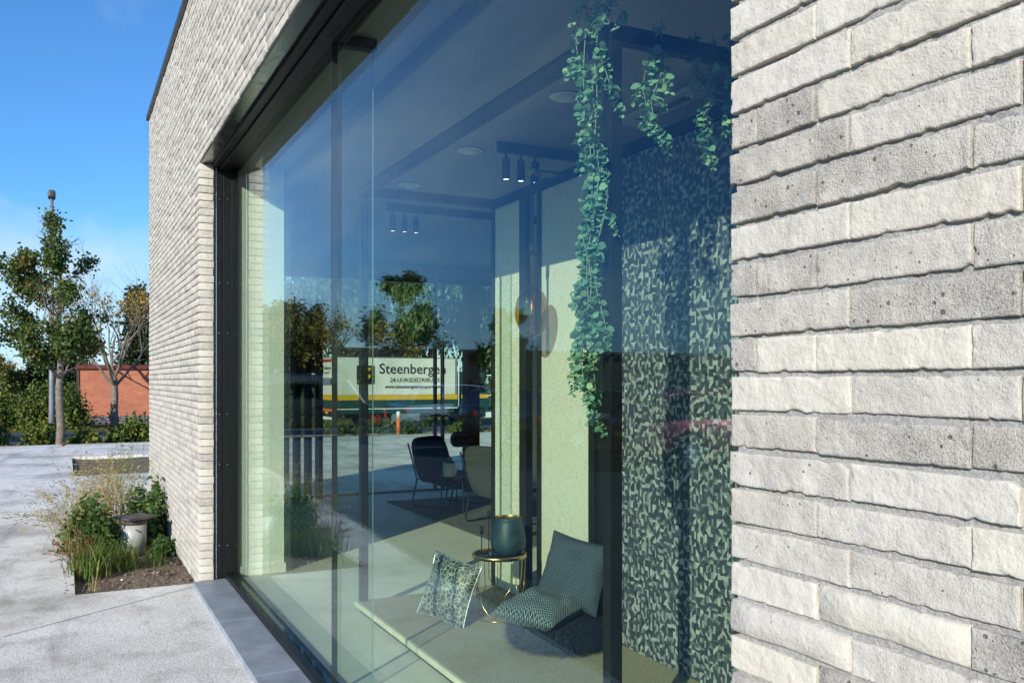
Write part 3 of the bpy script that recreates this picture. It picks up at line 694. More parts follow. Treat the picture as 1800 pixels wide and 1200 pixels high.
# ------------------------------------------------------------------ display frame and podium
PX0, PX1, PY0, PY1 = -6.15, -2.875, 1.86, 3.0
pod = thing('display_podium', 'low carpeted podium with pale wooden edge behind the shop window', 'podium', ((PX0+PX1)/2, 2.4, 0.049))
rel(box('base', 'black_steel', (PX0+0.03, PX1-0.02, PY0+0.03, PY1+0.10, 0.0495, 0.085), pod))
rel(box('top', 'podium_carpet', (PX0, PX1, PY0+0.022, PY1+0.12, 0.086, 0.122), pod, 0.002))
rel(box('edge_strip', 'pale_wood', (PX0, -4.05, PY0, PY0+0.02, 0.088, 0.1235), pod, 0.001))
rel(box('edge_strip', 'pale_wood', (-4.045, PX1, PY0, PY0+0.02, 0.088, 0.1235), pod, 0.001))
fr = thing('display_stand', 'black steel display frame with posts and top beams standing on the podium', 'display stand', ((PX0+PX1)/2, 2.4, 0.12))
T = 0.055; ZB = 3.09
def fpart(n, *b6, m='black_steel'): return rel(box(n, m, b6, fr, 0.002))
fpart('post', PX0, PX0+T, PY0+0.03, PY0+0.03+T, 0.124, ZB-0.065)
fpart('post', PX1-T, PX1, PY0+0.03, PY0+0.03+T, 0.124, ZB-0.065)
fpart('beam', PX0, PX1, PY0+0.03, PY0+0.03+T, ZB-0.064, ZB)
fpart('beam', PX0, PX0+T, PY0+0.0301+T, PY1-T-0.001, ZB-0.064, ZB)
fpart('beam', PX1-T, PX1, PY0+0.0301+T, PY1-T-0.001, ZB-0.064, ZB)
fpart('beam', PX0, PX1+0.4, PY1-T, PY1, ZB-0.064, ZB)
fpart('post', PX0, PX0+0.03, PY1-T, PY1, 0.124, ZB-0.065)
fpart('post', -5.68, -5.575, PY1-T, PY1, 0.124, ZB-0.065)
fpart('post', -5.415, -5.38, PY1-T, PY1, 0.124, ZB-0.065)
fpart('post', -4.735, -4.67, PY1-T, PY1, 0.124, ZB-0.065)
fpart('post', -4.43, -4.395, PY1-T, PY1, 0.124, ZB-0.065)
fpart('post', PX1-T, PX1, PY1-T, PY1, 0.124, ZB-0.065)
fpart('crossbar', -5.574, -5.416, PY1-0.04, PY1-0.01, 2.58, 2.61)
fpart('crossbar', -4.669, -4.431, PY1-0.04, PY1-0.01, 2.20, 2.23)
fpart('crossbar', -4.669, -4.431, PY1-0.04, PY1-0.01, 0.78, 0.82)
def panel(label, m, a, b, cat='wall panel', top=ZB-0.07, nm='wall_panel'):
    o = box(nm, m, (-(b-a)/2, (b-a)/2, 0, 0.018, 0.0, top-0.126), None, 0.002, ((a+b)/2, PY1-0.035, 0.126)); return tag(o, label, cat)
panel('narrow panel with sparkling textured covering behind the brass side table', 'textured_panel', PX0+0.031, -5.681)
panel('tall linen weave panel behind the leaning cushion', 'linen_panel', -5.379, -4.736)
panel('black panel slotted between the linen panel and the patterned wallpaper', 'black_steel', -4.669, -4.50)
panel('navy and sand wallpaper panel printed with small triangles and blocks', 'wallpaper', -4.394, PX1-T-0.001, nm='wallpaper_panel')
panel('narrow end piece of the triangle wallpaper beside the brick pier', 'wallpaper', PX1+0.002, PX1+0.41, nm='wallpaper_panel')

# ceiling fittings
for i, x in enumerate((-4.6, -6.0, -7.3)):
    t_ = thing('air_vent', ['round white ceiling vent nearest the hanging garland', 'round white ceiling vent in the middle of the row of three', 'round white ceiling vent farthest from the brick pier'][i], 'vent', (x, 2.7, 3.42), 0, 'round ceiling vents')
    MB().lathe([(0.095, 0), (0.10, -0.006), (0.085, -0.016), (0.070, -0.010)], 28).build('rim', 'white_paint', t_, True)
    MB().lathe([(0.066, -0.004), (0.064, -0.020), (0.045, -0.030), (0.01, -0.031)], 28).build('valve', 'white_paint', t_, True)
ac = thing('air_conditioner', 'flat white ceiling air conditioner cassette near the brick pier', 'air conditioner', (-4.45, 3.65, 3.42))
box('casing', 'white_paint', (-0.42, 0.42, -0.42, 0.42, -0.035, -0.001), ac, 0.012)
box('grille', 'pvc', (-0.26, 0.26, -0.26, 0.26, -0.042, -0.036), ac, 0.003)
for (dx, dy, sx, sy) in ((0.34, 0, 0.03, 0.26), (-0.34, 0, 0.03, 0.26), (0, 0.34, 0.26, 0.03), (0, -0.34, 0.26, 0.03)):
    box('slot', 'plastic_black', (dx-sx, dx+sx, dy-sy, dy+sy, -0.039, -0.0355), ac)
for i, x in enumerate((-5.7, -8.16)):
    tk = thing('track_light', ['black ceiling track with three spotlights above the textured panel', 'black ceiling track with three spotlights farther back in the room'][i], 'track light', (x, 2.78, 3.42), 0, 'ceiling tracks with spotlights')
    box('track', 'black_steel', (-0.018, 0.018, 0, 1.7, -0.075, -0.001), tk, 0.002)
    for y in (0.07, 0.19, 0.31):
        MB().tube([(0, y, -0.076), (0, y, -0.12)], 0.010, 8).build('bracket', 'black_steel', tk)
        c_ = MB().lathe([(0.010, 0), (0.029, -0.004), (0.030, -0.155), (0.024, -0.156), (0.023, -0.150)], 18).build('spot_head', 'black_steel', tk, True, 0, (0, y, -0.112))
        MB().lathe([(0.0225, -0.1505), (0.0225, -0.1525)], 16).build('lamp_lens', 'lamp_face', c_)

# pendant lamp on a wall arm
mat('aged_brass', (0.075, 0.05, 0.025), 0.4, 0.3)
pl = thing('pendant_lamp', 'amber glass disc lamp hanging on a dark rod from a brass arm', 'lamp', (-5.1, 2.74, 1.9))
MB().box(-0.045, 0.045, -0.01, 0.205, 1.155, 1.182).build('arm', 'brass', pl, False, 0.006)
MB().tube([(0, 0.01, 1.155), (0, 0.0, 1.14), (0, 0, 0.42)], 0.011, 10).build('rod', 'aged_brass', pl, True)
MB().tube([(0, 0, 0.70), (0, 0, 0.62)], 0.018, 12).build('socket', 'black_steel', pl, True)
MB().tube([(0, 0, 0.42), (0, 0, 0.10)], 0.016, 10).build('stem', 'brass', pl, True)
dm = MB(); n1, n2 = 28, 16
for i in range(n2+1):
    ph_ = math.pi*i/n2
    for j in range(n1):
        th = 2*math.pi*j/n1
        # disc: tall in z and wide across, flattened along its axis
        dm.v.append((0.112*math.sin(ph_)*math.cos(th), 0.055*math.sin(ph_)*math.sin(th), 0.25-0.172*math.cos(ph_)))
dm.f = [(i*n1+j, i*n1+(j+1) % n1, (i+1)*n1+(j+1) % n1, (i+1)*n1+j) for i in range(n2) for j in range(n1)]
dm.build('glass_shade', 'amber_glass', pl, True, 0, (0, 0, 0), (0, 0, R(62)))

# ------------------------------------------------------------------ cushions, table, vase
def pillow_mesh(name, sx, sz, th, n=22, pinch=0.10, sag=0.0, seed=1):
    V, F, U = [], [], []
    for side in (1, -1):
        o_ = len(V)
        for i in range(n+1):
            for j in range(n+1):
                u = -1+2*i/n; v = -1+2*j/n
                k = 1-pinch*(1-abs(v)**2)*0.9*abs(u)**3; l_ = 1-pinch*(1-abs(u)**2)*0.9*abs(v)**3
                t_ = (max(0, 1-u*u)*max(0, 1-v*v))**0.42
                wr = mnoise.noise(Vector((u*2.2+seed, v*2.2, side)))*0.17*t_+mnoise.noise(Vector((u*6+seed, v*6, side*3)))*0.04*t_
                V.append((u*k*sx/2, side*(t_*th/2+wr*th)-sag*(1-v*v)*0.02, v*l_*sz/2)); U.append((i/n, j/n))
        for i in range(n):
            for j in range(n):
                q = (o_+i*(n+1)+j, o_+(i+1)*(n+1)+j, o_+(i+1)*(n+1)+j+1, o_+i*(n+1)+j+1)
                F.append(q if side < 0 else q[::-1])
    me = bpy.data.meshes.new(name); me.from_pydata(V, [], F); me.update()
    uv = me.uv_layers.new(name='UVMap')
    for lp in me.loops: uv.data[lp.index].uv = U[lp.vertex_index]
    me.polygons.foreach_set('use_smooth', [True]*len(me.polygons)); return me
def pillow(name, label, m, sx, sz, th, loc, rot, piping=None, seed=1):
    t_ = thing(name, label, 'cushion', loc); t_.rotation_mode = 'XYZ'; t_.rotation_euler = rot
    link('cover', pillow_mesh(name, sx, sz, th, seed=seed), m, t_)
    if piping:
        n = 12; P = []
        def edge(u, v):
            k = 1-0.10*(1-abs(v)**2)*0.9*abs(u)**3; l_ = 1-0.10*(1-abs(u)**2)*0.9*abs(v)**3
            return (u*k*sx/2, 0, v*l_*sz/2)
        for i in range(n): P.append(edge(-1+2*i/n, -1))
        for i in range(n): P.append(edge(1, -1+2*i/n))
        for i in range(n): P.append(edge(1-2*i/n, 1))
        for i in range(n): P.append(edge(-1, 1-2*i/n))
        P.append(P[0]); MB().tube(P, 0.005, 6, False).build('piping', piping, t_, True)
    return t_
PZ = 0.123
pillow('throw_cushion', 'leopard print cushion leaning against the brass side table', 'leopard_fabric', 0.37, 0.42, 0.11, (-5.31, 2.24, PZ+0.215), (R(-15), R(11), R(33)), 'aluminium', 3)
pillow('throw_cushion', 'dark chevron cushion leaning upright on the fur pouf', 'chevron_fabric', 0.42, 0.43, 0.20, (-4.66, 2.80, PZ+0.40), (R(-22), R(10), R(36)), 'navy_fur', 9)
pillow('throw_cushion', 'blue herringbone cushion lying flat on the fur pouf', 'herringbone_fabric', 0.43, 0.45, 0.19, (-4.64, 2.56, PZ+0.215), (R(-84), R(3), R(28)), None, 5)
# fur pouf
pf = thing('fur_pouf', 'shaggy navy fur pouf on the podium under two cushions', 'pouf', (-4.60, 2.66, PZ))
pf.scale = (1.06, 1.06, 1.45)
bm_ = MB().lathe([(0.17, 0.002), (0.25, 0.012), (0.275, 0.05), (0.25, 0.085), (0.10, 0.10)], 32).build('core', 'navy_fur', pf, True)
hv, hf, ht = [], [], []
for i in range(9000):
    a = random.uniform(0, 2*math.pi); s = random.random(); z = 0.01+0.085*s; r = 0.25+0.03*math.sin(math.pi*s)
    if random.random() < 0.3: r = 0.27*math.sqrt(random.random()); z = 0.098
    p = np.array([r*math.cos(a), r*math.sin(a), z]); d = np.array([math.cos(a)*0.9+random.uniform(-.5, .5), math.sin(a)*0.9+random.uniform(-.5, .5), random.uniform(-.5, .45)])
    d = d/np.linalg.norm(d)*random.uniform(0.025, 0.06); tn = np.array([-math.sin(a), math.cos(a), 0])*0.0028
    e = p+d; e[2] = max(0.001, e[2]); k = len(hv); hv += [p-tn, p+tn, e]; hf.append((k, k+1, k+2))
tag(link('fur', np_mesh('fur', hv, hf, None, True), 'navy_fur', pf), kind='stuff')

# brass side table
tb = thing('side_table', 'round side table with brass wire legs and dark glass top', 'side table', (-5.30, 2.60, PZ))
RT, HT = 0.182, 0.415
def ring(r, z, rad): return MB().tube([(r*math.cos(2*math.pi*k/40), r*math.sin(2*math.pi*k/40), z) for k in range(41)], rad, 6, False)
MB().lathe([(RT-0.010, HT-0.012), (RT, HT-0.014), (RT, HT+0.012), (RT-0.006, HT+0.012), (RT-0.008, HT-0.006)], 48, caps=False).build('top_ring', 'brass', tb, True, 0)
MB().lathe([(0.0, HT-0.006), (RT-0.012, HT-0.006), (RT-0.012, HT-0.001), (0.0, HT-0.001)], 40).build('table_top', 'black_gloss', tb)
ring(RT-0.03, 0.004, 0.004).build('base_ring', 'brass', tb, True)
for k in range(12):
    a0 = 2*math.pi*k/12; s = 1 if k % 2 else -1; pts = []
    for i in range(25):
        tt = i/24; z = HT-0.014-(HT-0.02)*tt
        if tt < 0.42: da = 0.0
        elif tt < 0.62: q = (tt-0.42)/0.2; da = (math.pi/12-0.012)*(q*q*(3-2*q))
        elif tt < 0.70: da = math.pi/12-0.012
        else: q = (tt-0.70)/0.30; da = (math.pi/12-0.012)*(1-1.9*q*q*(3-2*q))
        rr_ = RT-0.006-0.026*tt
        pts.append((rr_*math.cos(a0+s*da), rr_*math.sin(a0+s*da), z))
    MB().tube(pts, 0.0028, 6).build('wire_leg', 'brass', tb, True)
VSC = 0.86
vs_ = thing('vase', 'teal patinated vase with gold inside on the side table', 'vase', (-5.29, 2.66, PZ+HT))
MB().lathe([(0.055, 0.001), (0.088, 0.008), (0.115, 0.06), (0.120, 0.10), (0.112, 0.17), (0.098, 0.24), (0.092, 0.275), (0.095, 0.29), (0.090, 0.29)], 40, caps=False).build('body', 'patina_glass', vs_, True)
MB().lathe([(0.0895, 0.2899), (0.087, 0.275), (0.092, 0.24), (0.105, 0.17), (0.10, 0.06), (0.02, 0.03)], 40, caps=False).build('lining', 'brass', vs_, True)
vs_.scale = (1, 1, VSC)
for i, (x, y, h) in enumerate(((-5.245, 2.495, 0.285), (-5.40, 2.515, 0.16))):
    ch = thing('candle_holder', ['tall thin black candle holder in front of the vase', 'short black candle holder left of the vase'][i], 'candle holder', (x, y, PZ+HT))
    MB().lathe([(0.045, 0.0), (0.045, 0.005), (0.006, 0.008)], 24).build('foot', 'black_steel', ch, True)
    MB().tube([(0, 0, 0.006), (0, 0, h)], 0.004, 8).build('stem', 'black_steel', ch)
    MB().lathe([(0.012, h-0.03), (0.013, h+0.02), (0.010, h+0.02), (0.009, h-0.02)], 14).build('cup', 'black_steel', ch, True)

# ------------------------------------------------------------------ lounge corner
rug = box('rug', 'rug_weave', (-1.9, 1.9, 0, 2.3, 0, 0.012), None, 0.004, (-9.6, 3.92, 0.0485)); tag(rug, 'large dark grey woven rug under the lounge chairs', 'rug')
def lounge_chair(label, loc, rz, m, frame=True):
    t_ = thing('lounge_chair', label, 'armchair', loc, rz)
    rounded('seat', m, (0.66, 0.62, 0.16), t_, (0, -0.02, 0.36), (R(8), 0, 0))
    rounded('backrest', m, (0.66, 0.13, 0.62), t_, (0, 0.34, 0.60), (R(-16), 0, 0))
    for s in (-1, 1):
        x = 0.345*s
        MB().tube([(x, 0.46, 0.82), (x, 0.30, 0.36), (x, -0.30, 0.44), (x, -0.34, 0.42), (x, -0.24, 0.03), (x, -0.18, 0.012), (x, 0.34, 0.012), (x, 0.38, 0.05), (x, 0.30, 0.36)], 0.011, 8).build('sled_frame', 'black_steel', t_, True)
    MB().tube([(-0.345, 0.1, 0.33), (0.345, 0.1, 0.33)], 0.010, 8).build('crossbar', 'black_steel', t_)
    return t_
lounge_chair('black lounge chair with a brown throw on the far side of the rug', (-10.70, 4.55, 0.061), R(118), 'dark_upholstery')
th_ = rounded('throw_blanket', 'brown_fleece', (0.34, 0.14, 0.22), None, (-11.12, 4.85, 0.90), (0, 0, R(118))); tag(th_, 'brown fleece throw over the back of the black lounge chair', 'blanket')
lounge_chair('grey lounge chair with black sled frame seen from behind', (-9.15, 4.62, 0.061), R(200), 'grey_upholstery')
lounge_chair('pale speckled lounge chair glimpsed between the panels', (-8.1, 5.9, 0.0495), R(150), 'speckled_upholstery')
st = thing('pot_table', 'small round black table between the two lounge chairs', 'side table', (-10.05, 4.30, 0.061))
MB().lathe([(0.19, 0.44), (0.20, 0.445), (0.20, 0.46), (0.19, 0.465)], 32).build('table_top', 'black_steel', st)
for a in (0.4, 2.5, 4.6): MB().tube([(0.15*math.cos(a), 0.15*math.sin(a), 0.44), (0.17*math.cos(a), 0.17*math.sin(a), 0.0)], 0.008, 6).build('leg', 'black_steel', st)
cp = thing('cactus_pot', 'white pot with a small cactus on the black table', 'plant pot', (-9.98, 4.22, 0.527))
MB().lathe([(0.075, 0.0), (0.085, 0.012), (0.088, 0.17), (0.080, 0.17), (0.078, 0.14)], 28).build('pot', 'white_ceramic', cp, True)
cb_ = MB()
for (dx, dy, r, h) in ((0, 0, 0.028, 0.10), (0.04, 0.01, 0.022, 0.05), (-0.04, 0.0, 0.024, 0.055), (0.01, -0.04, 0.02, 0.045), (-0.02, 0.04, 0.02, 0.05)):
    cb_.lathe([(r*0.8, 0), (r, h*0.4), (r*0.9, h*0.75), (r*0.4, h)], 10, (dx, dy, 0.145))
cb_.build('cactus', 'cactus_skin', cp, True)

# ------------------------------------------------------------------ eucalyptus garlands
def leaves_mesh(name, P, D, Nrm, ln, wd, tint, fold=0.15):
    # leaf of six points: P base, D direction, Nrm normal
    P = np.asarray(P); D = np.asarray(D); Nrm = np.asarray(Nrm); S = np.cross(D, Nrm); S /= np.linalg.norm(S, axis=1, keepdims=True)+1e-9
    Nn = np.cross(S, D); Nn /= np.linalg.norm(Nn, axis=1, keepdims=True)+1e-9
    D = D/(np.linalg.norm(D, axis=1, keepdims=True)+1e-9)
    ln = np.asarray(ln)[:, None]; wd = np.asarray(wd)[:, None]
    A = P; Bc = P+D*ln; c1 = P+D*ln*0.28+S*wd*0.46+Nn*ln*fold; c2 = P+D*ln*0.70+S*wd*0.46+Nn*ln*fold*0.8; c3 = P+D*ln*0.70-S*wd*0.46+Nn*ln*fold*0.8; c4 = P+D*ln*0.28-S*wd*0.46+Nn*ln*fold
    n = len(P); V = np.stack([A, c1, c2, Bc, c3, c4], 1).reshape(-1, 3)
    b = np.arange(n)[:, None]*6; Q = np.concatenate([b+np.array([[0, 1, 2, 3]]), b+np.array([[0, 3, 4, 5]])], 1).reshape(-1, 4)
    return np_mesh(name, V, Q, np.repeat(np.asarray(tint), 6))
mat('garland_stem', (0.20, 0.25, 0.18), 0.7)
def garland(label, loc, strands, seed):
    rg = random.Random(seed); t_ = thing('eucalyptus_garland', label, 'garland', loc, 0, 'eucalyptus garlands hanging from the display frame')
    P, D, Nn, ln, wd, ti = [], [], [], [], [], []
    for (x, y, z0, length) in strands:
        pts = []; nst = max(3, int(length/0.05))
        for i in range(nst+1):
            q = i/nst; pts.append((x+0.020*math.sin(q*7+x*40), y+0.018*math.cos(q*6+y*50), z0-length*q))
        MB().tube(pts, 0.0022, 5).build('stem', 'garland_stem', t_)
        # side twigs with round leaves in pairs, denser lower down
        z = 0.02
        while z < length:
            q = z/length; bx = x+0.020*math.sin(q*7+x*40); by = y+0.018*math.cos(q*6+y*50); bz = z0-z
            a = rg.uniform(0, 2*math.pi); tl = rg.uniform(0.04, 0.12); nl = int(tl/0.011); tw = rg.uniform(-0.25, 0.25)
            for k in range(nl):
                s = (k+0.6)/nl; px = bx+math.cos(a)*tl*0.45*math.sin(s*1.4); py = by+math.sin(a)*tl*0.45*math.sin(s*1.4); pz = bz-tl*0.95*s
                for sd2 in (0, math.pi):
                    aa = a+math.pi/2+sd2+rg.uniform(-.5, .5)+k*0.9
                    sz = (0.034-0.016*s)*rg.uniform(0.5, 1.35)
                    P.append((px, py, pz)); D.append((math.cos(aa), math.sin(aa), rg.uniform(-0.7, 0.15))); Nn.append((rg.uniform(-.9, .9), rg.uniform(-1.2, .5), rg.uniform(0.1, .8))); ln.append(sz); wd.append(sz*0.92)
                    ti.append(min(1, max(0, 0.30+tw+0.5*s*rg.random()+rg.uniform(-.2, .3))))
            z += rg.uniform(0.026, 0.056)+(0.08*rg.random() if z < 0.25*length else 0)
    o = link('leaves', leaves_mesh('leaves', P, D, Nn, ln, wd, ti), 'eucalyptus_leaf', t_); tag(o, kind='stuff'); return t_
garland('long full eucalyptus garland hanging over the front frame post', (-2.895, 1.84, 0), [(-0.02, 0.0, 3.20, 1.66), (-0.07, -0.01, 3.20, 0.65), (0.03, 0.01, 3.20, 0.40), (-0.10, -0.02, 3.22, 0.32), (0.05, 0.06, 3.22, 0.16), (-0.03, -0.03, 2.80, 1.05), (-0.06, 0.0, 2.62, 0.95), (0.015, -0.03, 2.66, 0.80), (0.03, 0.0, 2.45, 0.62), (-0.04, 0.02, 2.95, 0.5), (0.0, -0.05, 2.25, 0.55)], 3)
garland('short eucalyptus strand hanging from the side beam', (-2.90, 2.09, 0), [(0, 0.0, 3.13, 0.42), (0.02, 0.02, 2.92, 0.26), (0.02, 0.05, 3.14, 0.27)], 8)
garland('eucalyptus cluster on the side beam next to the brick pier', (-2.90, 2.42, 0), [(0, -0.02, 3.14, 0.52), (0.03, 0.06, 3.15, 0.38), (-0.03, 0.12, 3.15, 0.34), (0.0, -0.10, 3.14, 0.2), (-0.02, 0.18, 3.15, 0.34)], 12)

# ------------------------------------------------------------------ plants by the wall
def blades(name, n, base, h, spread, lean, width, seed, droop=0.5, tipseed=0):
    rg = random.Random(seed); V, Q, T = [], [], []
    SV, SD, SN, SL, ST = [], [], [], [], []
    for i in range(n):
        bx = base[0]*rg.gauss(0, .5); by = base[1]*rg.gauss(0, .5); a = rg.uniform(0, 2*math.pi); hh = h*rg.uniform(0.55, 1.1); le = lean*rg.uniform(0.1, 1.0); wdt = width*rg.uniform(.6, 1.2)
        sx_, sy_ = math.cos(a), math.sin(a); tx, ty = -sy_*wdt/2, sx_*wdt/2; k0 = len(V); ns = 6; tv = rg.random()
        for s in range(ns+1):
            q = s/ns; r = le*hh*(q**1.7); z = hh*(q-droop*le*q**3); ww = max(0.12, (1-q**2))
            V.append((bx+sx_*r+tx*ww, by+sy_*r+ty*ww, max(0.0, z))); V.append((bx+sx_*r-tx*ww, by+sy_*r-ty*ww, max(0.0, z))); T += [tv, tv]
            if s: Q.append((k0+2*s-2, k0+2*s-1, k0+2*s+1, k0+2*s))
        if tipseed:
            for j in range(tipseed):
                q = 0.62+0.38*rg.random(); r = le*hh*(q**1.7); z = hh*(q-droop*le*q**3)
                SV.append((bx+sx_*r, by+sy_*r, z)); SD.append((sx_+rg.uniform(-.7, .7), sy_+rg.uniform(-.7, .7), rg.uniform(-.4, .9))); SN.append((rg.uniform(-1, 1), rg.uniform(-1, 1), .4)); SL.append(rg.uniform(.018, .05)); ST.append(rg.random())
    me = np_mesh(name, V, Q, T)
    me2 = leaves_mesh(name, SV, SD, SN, SL, np.array(SL)*0.22, ST, 0.02) if tipseed else None
    return me, me2
def grass(name, label, loc, n, base, h, spread, lean, width, m, seed, droop=0.5, tips=0, cat='grass'):
    t_ = thing(name, label, cat, loc); a, b = blades(name, n, base, h, spread, lean, width, seed, droop, tips)
    tag(link('blades', a, m, t_), kind='stuff')
    if b: tag(link('seed_heads', b, m, t_), kind='stuff')
    return t_
def bush(name, label, loc, rx, ry, h, n, size, m, seed, cat='shrub', stems=8, group=None, clump=26):
    rg = np.random.default_rng(seed); t_ = thing(name, label, cat, loc, 0, group)
    cl = rg.normal(size=(clump, 3)); cl /= np.linalg.norm(cl, axis=1, keepdims=True); cl *= rg.uniform(0.35, 0.95, (clump, 1)); cl[:, 2] = np.abs(cl[:, 2])
    idx = rg.integers(0, clump, n); P = cl[idx]+rg.normal(size=(n, 3))*0.16
    P = P*np.array([rx, ry, h*0.92]); P[:, 2] = np.maximum(0.01, P[:, 2])
    D = rg.normal(size=(n, 3)); D[:, 2] -= 0.2; Nn = rg.normal(size=(n, 3)); Nn[:, 2] += 1.0
    ln = size*rg.uniform(0.6, 1.3, n)
    ti = np.clip(rg.random(clump)[idx]*0.6+rg.random(n)*0.4, 0, 1)
    tag(link('foliage', leaves_mesh(name, P, D, Nn, ln, ln*0.62, ti), m, t_), kind='stuff')
    sb = MB()
    for k in range(stems):
        c_ = cl[k % clump]*np.array([rx, ry, h*0.9]); sb.tube([(c_[0]*.1, c_[1]*.1, 0), (c_[0]*.5, c_[1]*.5, c_[2]*.6), tuple(c_)], [0.010*h+0.002, 0.007*h+0.001, 0.002], 5)
    sb.build('stems', 'dark_bark', t_); return t_
grass('ornamental_grass', 'tall straw coloured ornamental grass with long seed heads beside the brick wall', (-10.9, 0.42, -0.04), 230, (0.45, 0.26), 1.0, 0, 0.55, 0.006, 'dry_grass', 4, 0.45, 7)
grass('ornamental_grass', 'loose arching dry grass spilling over the pavement edge of the bed', (-10.1, 0.12, -0.04), 260, (0.5, 0.16), 0.86, 0, 1.0, 0.005, 'dry_grass', 14, 0.55, 7)
grass('ornamental_grass', 'thin greenish stalks of grass at the far end of the bed', (-11.8, 0.65, -0.04), 50, (0.3, 0.2), 1.1, 0, 0.3, 0.006, 'grass_blade', 24, 0.3, 6)
bush('leafy_shrub', 'dense dark green shrub in the middle of the bed', (-9.75, 0.28, -0.04), 0.42, 0.32, 0.55, 2600, 0.062, 'shrub_leaf', 5)
bush('leafy_shrub', 'dark green climber shrub growing against the brick wall behind the pipe', (-10.45, 0.80, -0.04), 0.6, 0.20, 0.66, 2200, 0.06, 'shrub_leaf', 6)
bush('leafy_shrub', 'low green creeper at the foot of the wall beside the pipe', (-9.45, 0.88, -0.04), 0.22, 0.12, 0.22, 500, 0.05, 'shrub_leaf', 7)
grass('sedge_tuft', 'bright green tuft of sedge at the front left of the bed', (-8.75, 0.24, -0.04), 170, (0.22, 0.16), 0.42, 0, 0.9, 0.011, 'grass_blade', 31, 0.5)
grass('sedge_tuft', 'bright green sedge in front of the grey pipe', (-8.95, 0.52, -0.04), 150, (0.22, 0.16), 0.34, 0, 0.95, 0.010, 'grass_blade', 32, 0.5)
grass('sedge_tuft', 'small sparse sedge near the brick wall', (-9.0, 0.78, -0.04), 45, (0.2, 0.12), 0.22, 0, 0.9, 0.007, 'grass_blade', 33, 0.5)
grass('umbrella_sedge', 'russet tipped stalks leaning out over the pavement', (-8.9, 0.08, -0.02), 26, (0.12, 0.10), 0.36, 0, 1.15, 0.006, 'russet_leaf', 35, 0.5, 16)
grass('dry_sprig', 'tiny dried sprig at the front corner of the bed', (-8.05, 0.2, -0.03), 16, (0.06, 0.05), 0.15, 0, 0.8, 0.005, 'dry_grass', 36, 0.4)
pp = thing('vent_pipe', 'grey plastic pipe stub capped with a slate tile in the planting bed', 'pipe', (-9.66, 0.63, -0.04))
MB().lathe([(0.120, 0), (0.120, 0.325), (0.112, 0.325), (0.112, 0.30)], 40).build('pipe', 'pvc', pp, True)
MB().lathe([(0.124, 0.30), (0.124, 0.345), (0.05, 0.346)], 40).build('collar', 'slate', pp, True)
cbm = bmesh.new(); bmesh.ops.create_grid(cbm, x_segments=10, y_segments=10, size=0.155)
for v in cbm.verts: v.co.z = 0.357+mnoise.noise(Vector((v.co.x*9, v.co.y*9, 1)))*0.010; v.co.x += mnoise.noise(v.co*22)*0.008; v.co.y += mnoise.noise(v.co*25+Vector((4, 0, 0)))*0.008
ret = bmesh.ops.extrude_face_region(cbm, geom=cbm.faces[:])
for g in ret['geom']:
    if isinstance(g, bmesh.types.BMVert): g.co.z += 0.022+mnoise.noise(g.co*18)*0.006
me = bpy.data.meshes.new('cap'); cbm.to_mesh(me); cbm.free(); link('slate_cap', me, 'slate', pp, False, 0, (0, 0, 0), (0, 0, 0.5), fix=True)
for i, (x, y, r, lb) in enumerate(((-9.32, 0.56, 0.026, 'round brown stone at the foot of the grey pipe'), (-8.5, 0.75, 0.014, 'small pale pebble on the bare soil near the wall'), (-8.35, 0.45, 0.012, 'small pale pebble on the bare soil in front of the sedge'))):
    bm2 = bmesh.new(); bmesh.ops.create_icosphere(bm2, subdivisions=3, radius=r)
    for v in bm2.verts: v.co *= 1+0.25*mnoise.noise(v.co*60+Vector((i*3, 0, 0))); v.co.z *= 0.75
    me = bpy.data.meshes.new('stone'); bm2.to_mesh(me); bm2.free(); tag(link('stone', me, 'pale_concrete' if i else 'bark', None, True, 0, (x, y, -0.03+r*0.5)), lb, 'stone')
# dry leaf on the pavement
lf = leaves_mesh('leaf', [(0, 0, 0)], [(1, 0.3, 0.5)], [(0, 0.4, 1)], [0.22], [0.13], [0.5], 0.2)
tag(link('fallen_leaf', lf, 'russet_leaf', None, False, 0, (-25.5, -0.03, 0.004)), 'single orange fallen leaf on the pale pavement', 'leaf')

# ------------------------------------------------------------------ trees
def grow(rg, p, d, length, r, depth, segs, tips, spread, upb, wob=0.16):
    n = 4; q = Vector(p); dd = Vector(d).normalized(); pts = [q.copy()]; rad = [r]
    for i in range(n):
        dd = (dd+Vector((rg.gauss(0, wob), rg.gauss(0, wob), rg.gauss(0, wob*.6)+upb*0.1))).normalized(); q = q+dd*(length/n); pts.append(q.copy()); rad.append(r*(1-0.45*(i+1)/n))
        if depth <= 1: tips.append((q.copy(), dd.copy()))
    segs.append((pts, rad, depth))
    if depth > 0:
        for k in range(rg.choice((2, 3, 3))):
            a = Vector((rg.gauss(0, 1), rg.gauss(0, 1), rg.gauss(0, .6))); nd = (dd+a.normalized()*spread*rg.uniform(.6, 1.1)+Vector((0, 0, upb*0.25))).normalized()
            i0 = rg.choice((2, 3, 4)); grow(rg, pts[i0], nd, length*rg.uniform(.58, .8), rad[i0]*0.7, depth-1, segs, tips, spread, upb, wob)
